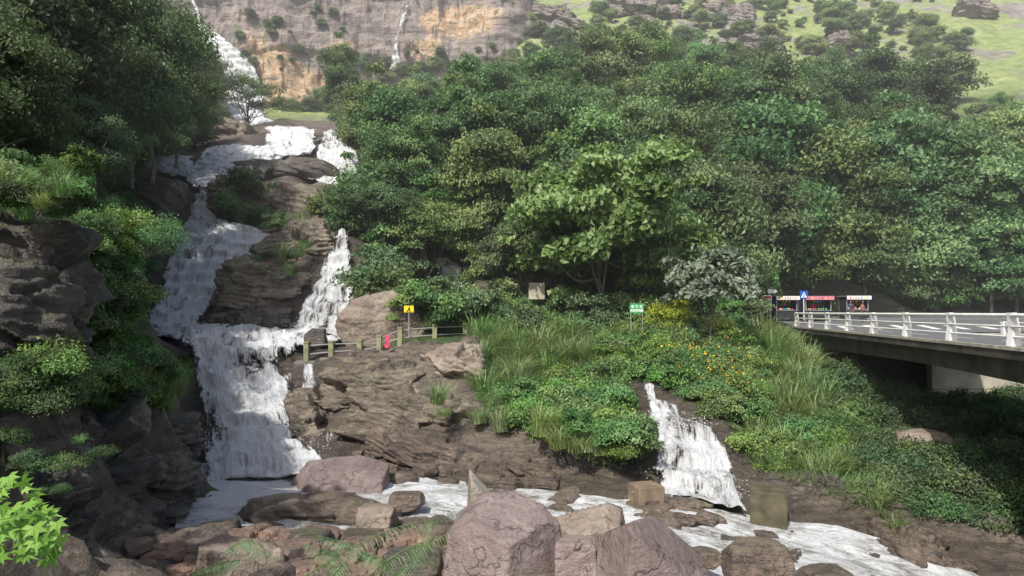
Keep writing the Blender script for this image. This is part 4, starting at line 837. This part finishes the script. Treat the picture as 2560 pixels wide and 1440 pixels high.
v,f=tube([(0,0.06,-1.9),(0,0.06,0.28)],[0.035]*2,8); obj("post",mesh("post",v,f,[M_w]),e)
e=empty("direction_sign",P(1931,728,50)); v,f=tube([(-.2,0.06,-2.0),(-.2,0.06,0.18)],[0.035]*2,8); obj("post",mesh("post",v,f,[M_w]),e)
bmv=[(-.33,-.14),(.2,-.14),(.36,0),(.2,.14),(-.33,.14)]; poly("arrow_panel",bmv,0,M_w,e); poly("arrow_back",bmv[::-1],0.03,M_w,e)
e=empty("notice_board",P(1918,757,49.6)); box("panel",-0.33,0.33,0,0.04,-0.55,0.55,M_w,e,0.01); poly("header",[(-.3,.5),(.3,.5),(.3,.3),(-.3,.3)],-0.004,M_red,e)
for k in range(5): poly("text_line",[(-.26,.2-k*.13),(.26-.1*(k%2),.2-k*.13),(.26-.1*(k%2),.155-k*.13),(-.26,.155-k*.13)],-0.004,M_red,e)
for x in (-0.28,0.28): v,f=tube([(x,0.06,-1.3),(x,0.06,0.5)],[0.03]*2,6); obj("post",mesh("post",v,f,[M_mt]),e)
# ------------------------------------------------------------ stalls
cols=[simple("stall_cyan",(0.03,0.4,0.55)),simple("stall_yellow",(0.75,0.5,0.05)),simple("stall_red",(0.6,0.06,0.04)),simple("stall_pink",(0.6,0.2,0.3)),simple("stall_orange",(0.8,0.3,0.03)),M_w,simple("stall_lime",(0.3,0.5,0.05))]
M_int=simple("stall_interior",(0.03,0.03,0.035),0.8); M_alu=simple("stall_panel",(0.3,0.31,0.33),0.5)
def stall(U,d,w,seed,accent):
    r_=np.random.default_rng(seed); p=P(U,800,d); zz=float(road_z(p[0],np.array(p[1]))); e=empty("food_stall",(p[0],p[1],zz)); hw=w/2
    for x in (-hw+.04,hw-.04):
        for y in (0.04,1.36): box("leg",x-.03,x+.03,y-.03,y+.03,0,1.95,M_alu,e,0.005)
    box("roof",-hw-.12,hw+.12,-0.25,1.5,1.96,2.03,M_alu,e,0.01)
    box("counter_front",-hw+.02,hw-.02,0.0,0.05,0.25,0.85,cols[accent] if accent!=5 else M_int,e,0.005); box("counter_top",-hw,hw,-0.05,0.6,0.86,0.91,M_alu,e,0.01)
    box("back_wall",-hw+.08,hw-.08,1.3,1.34,0.25,1.95,M_int,e,0.005); box("side_wall",-hw+.0,-hw+.03,0.1,1.3,0.2,1.95,M_int,e,0.003); box("side_wall",hw-.03,hw,0.1,1.3,0.2,1.95,M_int,e,0.003)
    box("sign_board",-hw-.1,hw+.1,-0.3,-0.26,1.72,2.02,cols[[0,3,6,5,4,1,2][seed%7]],e,0.005)
    for k in range(7):
        x=-hw+0.1+k*(w-0.2)/7; poly("sign_letter",[(x,1.77),(x+.12,1.77),(x+.16*r_.uniform(.5,1),1.92),(x+.05,1.97)],-0.304,cols[[2,1,4,0][k%4]],e)
    box("shelf",-hw+.1,hw-.1,0.9,1.25,1.25,1.28,M_alu,e,0.004)
    for k in range(9):
        x=-hw+.14+k*(w-.3)/9; s=r_.uniform(.05,.09); D,Fc=ico(2)
        q=D*np.array([s,s,s*1.3]); obj("goods",mesh("goods",q+np.array([x,0.25+r_.uniform(-.1,.1),.91+s*1.2]),Fc,[cols[r_.integers(0,7)]],True),e)
        q=D*np.array([s*.8,s*.8,s*1.5]); obj("goods",mesh("goods",q+np.array([x,1.05,1.29+s*1.4]),Fc,[cols[r_.integers(0,7)]],True),e)
    for k in range(3): v,f=tube([(-.25+k*.25,0.2,1.92),(-.25+k*.25,0.2,1.5)],[0.05,0.07],7); obj("hanging_packet",mesh("hanging_packet",v,f,[cols[r_.integers(0,7)]],True),e)
stall(1886,54,1.9,7,0); stall(1968,55,1.7,3,5); stall(2047,55,2.1,8,5); stall(2145,56,1.8,10,5)
stall(1915,57.5,1.6,6,3)
# ------------------------------------------------------------ people
def person(name,loc,rz,shirt,pants,pose='stand',h=1.65):
    k=h/1.7; e=empty(name,loc,rz)
    J={'pel':(0,0,.93),'hipL':(.1,0,.88),'hipR':(-.1,0,.88),'knL':(.11,-.03,.49),'knR':(-.12,.02,.49),'anL':(.12,0,.09),'anR':(-.13,.06,.09),'toL':(.14,-.16,.03),'toR':(-.15,-.1,.03)}
    z0=J['pel'][2]; up={'wa':(0,0,.15),'ch':(0,.01,.36),'nk':(0,0,.53),'hd':(0,-.01,.62),'shL':(.17,0,.45),'shR':(-.17,0,.45),'elL':(.25,-.02,.19),'elR':(-.24,-.05,.19),'wrL':(.24,-.18,.02),'wrR':(-.16,-.28,.16),'haL':(.235,-.25,-.02),'haR':(-.12,-.35,.18)}
    for a,b in up.items(): J[a]=(b[0],b[1],b[2]+z0)
    R={'pel':.13,'hipL':.1,'hipR':.1,'knL':.062,'knR':.062,'anL':.042,'anR':.042,'toL':.035,'toR':.035,'wa':.12,'ch':.145,'nk':.055,'hd':.055,'shL':.07,'shR':.07,'elL':.043,'elR':.043,'wrL':.03,'wrR':.03,'haL':.03,'haR':.03}
    E=[('pel','wa'),('wa','ch'),('ch','nk'),('nk','hd'),('ch','shL'),('ch','shR'),('shL','elL'),('shR','elR'),('elL','wrL'),('elR','wrR'),('wrL','haL'),('wrR','haR'),('pel','hipL'),('pel','hipR'),('hipL','knL'),('hipR','knR'),('knL','anL'),('knR','anR'),('anL','toL'),('anR','toR')]
    nm=list(J); me=bpy.data.meshes.new("body"); me.from_pydata([tuple(c*k for c in J[a]) for a in nm],[(nm.index(a),nm.index(b)) for a,b in E],[])
    o=obj("body",me,e); sk=o.modifiers.new("s",'SKIN'); 
    for i,a in enumerate(nm): me.skin_vertices[0].data[i].radius=(R[a]*k,R[a]*k*.85); me.skin_vertices[0].data[i].use_root=(a=='pel')
    ss=o.modifiers.new("ss",'SUBSURF'); ss.levels=1
    bpy.context.view_layer.update(); dg=bpy.context.evaluated_depsgraph_get(); m2=bpy.data.meshes.new_from_object(o.evaluated_get(dg)); o.modifiers.clear(); o.data=m2
    m2.materials.clear(); [m2.materials.append(x) for x in (M_skin,shirt,pants)]
    for pl in m2.polygons:
        c=pl.center/k; pl.use_smooth=True
        pl.material_index=0 if (c.z>z0+.5 or c.z<.08 or (abs(c.x)>.1 and c.y<-.1 and c.z>z0-.06 and c.z<z0+.3)) else (1 if c.z>z0+.02 else 2)
    D,Fc=ico(3); hc=np.array([0,-.02,z0+.74])*k; obj("head",mesh("head",D*np.array([.078,.095,.12])*k+hc,Fc,[M_skin],True),e)
    hr=D*np.array([.086,.104,.125])*k; hr[:,1]+=.018*k; hr[:,2]+=.02*k; obj("hair",mesh("hair",hr+hc,Fc,[M_int],True),e)
    for x in (-.03,.03): obj("eye",mesh("eye",D*.012*k+hc+np.array([x,-.088,.005])*k,Fc,[M_int],True),e)
    obj("nose",mesh("nose",D*np.array([.012,.018,.022])*k+hc+np.array([0,-.1,-.02])*k,Fc,[M_skin],True),e)
    obj("mouth",mesh("mouth",D*np.array([.024,.008,.006])*k+hc+np.array([0,-.086,-.06])*k,Fc,[M_pink],True),e)
    for x in (-.08,.08): obj("ear",mesh("ear",D*np.array([.012,.02,.03])*k+hc+np.array([x,0,0])*k,Fc,[M_skin],True),e)
    for side in ('L','R'):
        h_=np.array(J['ha'+side])*k; w_=np.array(J['wr'+side])*k; ax=(h_-w_)/np.linalg.norm(h_-w_); sd_=np.cross(ax,[0,0,1]); sd_/=np.linalg.norm(sd_)
        fp=[]
        for j,(o_,L_) in enumerate([(-.03,.06),(-.01,.075),(.01,.07),(.03,.055)]):
            a=h_+sd_*o_*k; fp.append(tube([a,a+ax*L_*.5*k,a+ax*L_*.85*k-np.array([0,0,.02*k])],np.array([.009,.008,.006])*k,6))
        a=w_+(h_-w_)*.5+sd_*.03*k; fp.append(tube([a,a+(ax*.4+sd_*.6)*.05*k,a+(ax*.8+sd_*.6)*.065*k],np.array([.011,.009,.007])*k,6))
        v,f=join(fp); obj("fingers_"+side,mesh("fingers",v,f,[M_skin],True),e)
cl=lambda n,c: simple(n,c,0.8)
def pat(U,d): p=P(U,800,d); return (p[0],p[1],float(road_z(p[0],np.array(p[1]))))
person("person",pat(2157,53.6),0.5,cl("shirt_brown",(0.3,0.16,0.1)),cl("trousers",(0.03,0.03,0.05)))
person("person",pat(2128,54.0),-0.6,cl("shirt_dark",(0.05,0.05,0.07)),cl("trousers_b",(0.10,0.09,0.08)))
person("person",pat(2034,55.7),0.1,cl("shirt_red",(0.55,0.04,0.04)),cl("trousers_c",(0.04,0.04,0.08)),h=1.6)
person("person",pat(1898,53.2),1.2,cl("shirt_white",(0.6,0.6,0.6)),cl("trousers_d",(0.05,0.06,0.1)))
# ------------------------------------------------------------ atmospheric haze over the valley
hz_=NT("mountain_haze"); vsn=hz_.add('ShaderNodeVolumeScatter'); vsn.inputs['Density'].default_value=0.0013; vsn.inputs['Anisotropy'].default_value=0.2; vsn.inputs['Color'].default_value=(0.98,0.985,1,1)
hz_.l(vsn.outputs[0],hz_.out.inputs['Volume'])
box("mountain_haze",-240,240,21,262,-14,135,hz_.m,None,0)
# ------------------------------------------------------------ light
w=bpy.data.worlds.new("World"); S.world=w; w.use_nodes=True; nt=w.node_tree; bg=nt.nodes['Background']
sky=nt.nodes.new('ShaderNodeTexSky'); sky.sky_type='NISHITA'; sky.sun_disc=False
sd=Vector((-0.36,-0.74,0.92)).normalized(); sky.sun_elevation=math.asin(sd.z); sky.sun_rotation=math.atan2(sd.x,sd.y); sky.air_density=1.0; sky.dust_density=3.0
nt.links.new(sky.outputs[0],bg.inputs[0]); bg.inputs[1].default_value=0.15
sl=bpy.data.lights.new("sun",'SUN'); sl.energy=5.0; sl.angle=math.radians(0.8); sl.color=(1,0.96,0.90)
so=bpy.data.objects.new("sun",sl); S.collection.objects.link(so); so.rotation_euler=sd.to_track_quat('Z','Y').to_euler()
S.view_settings.view_transform='Standard'; S.view_settings.look='None'; S.view_settings.exposure=0
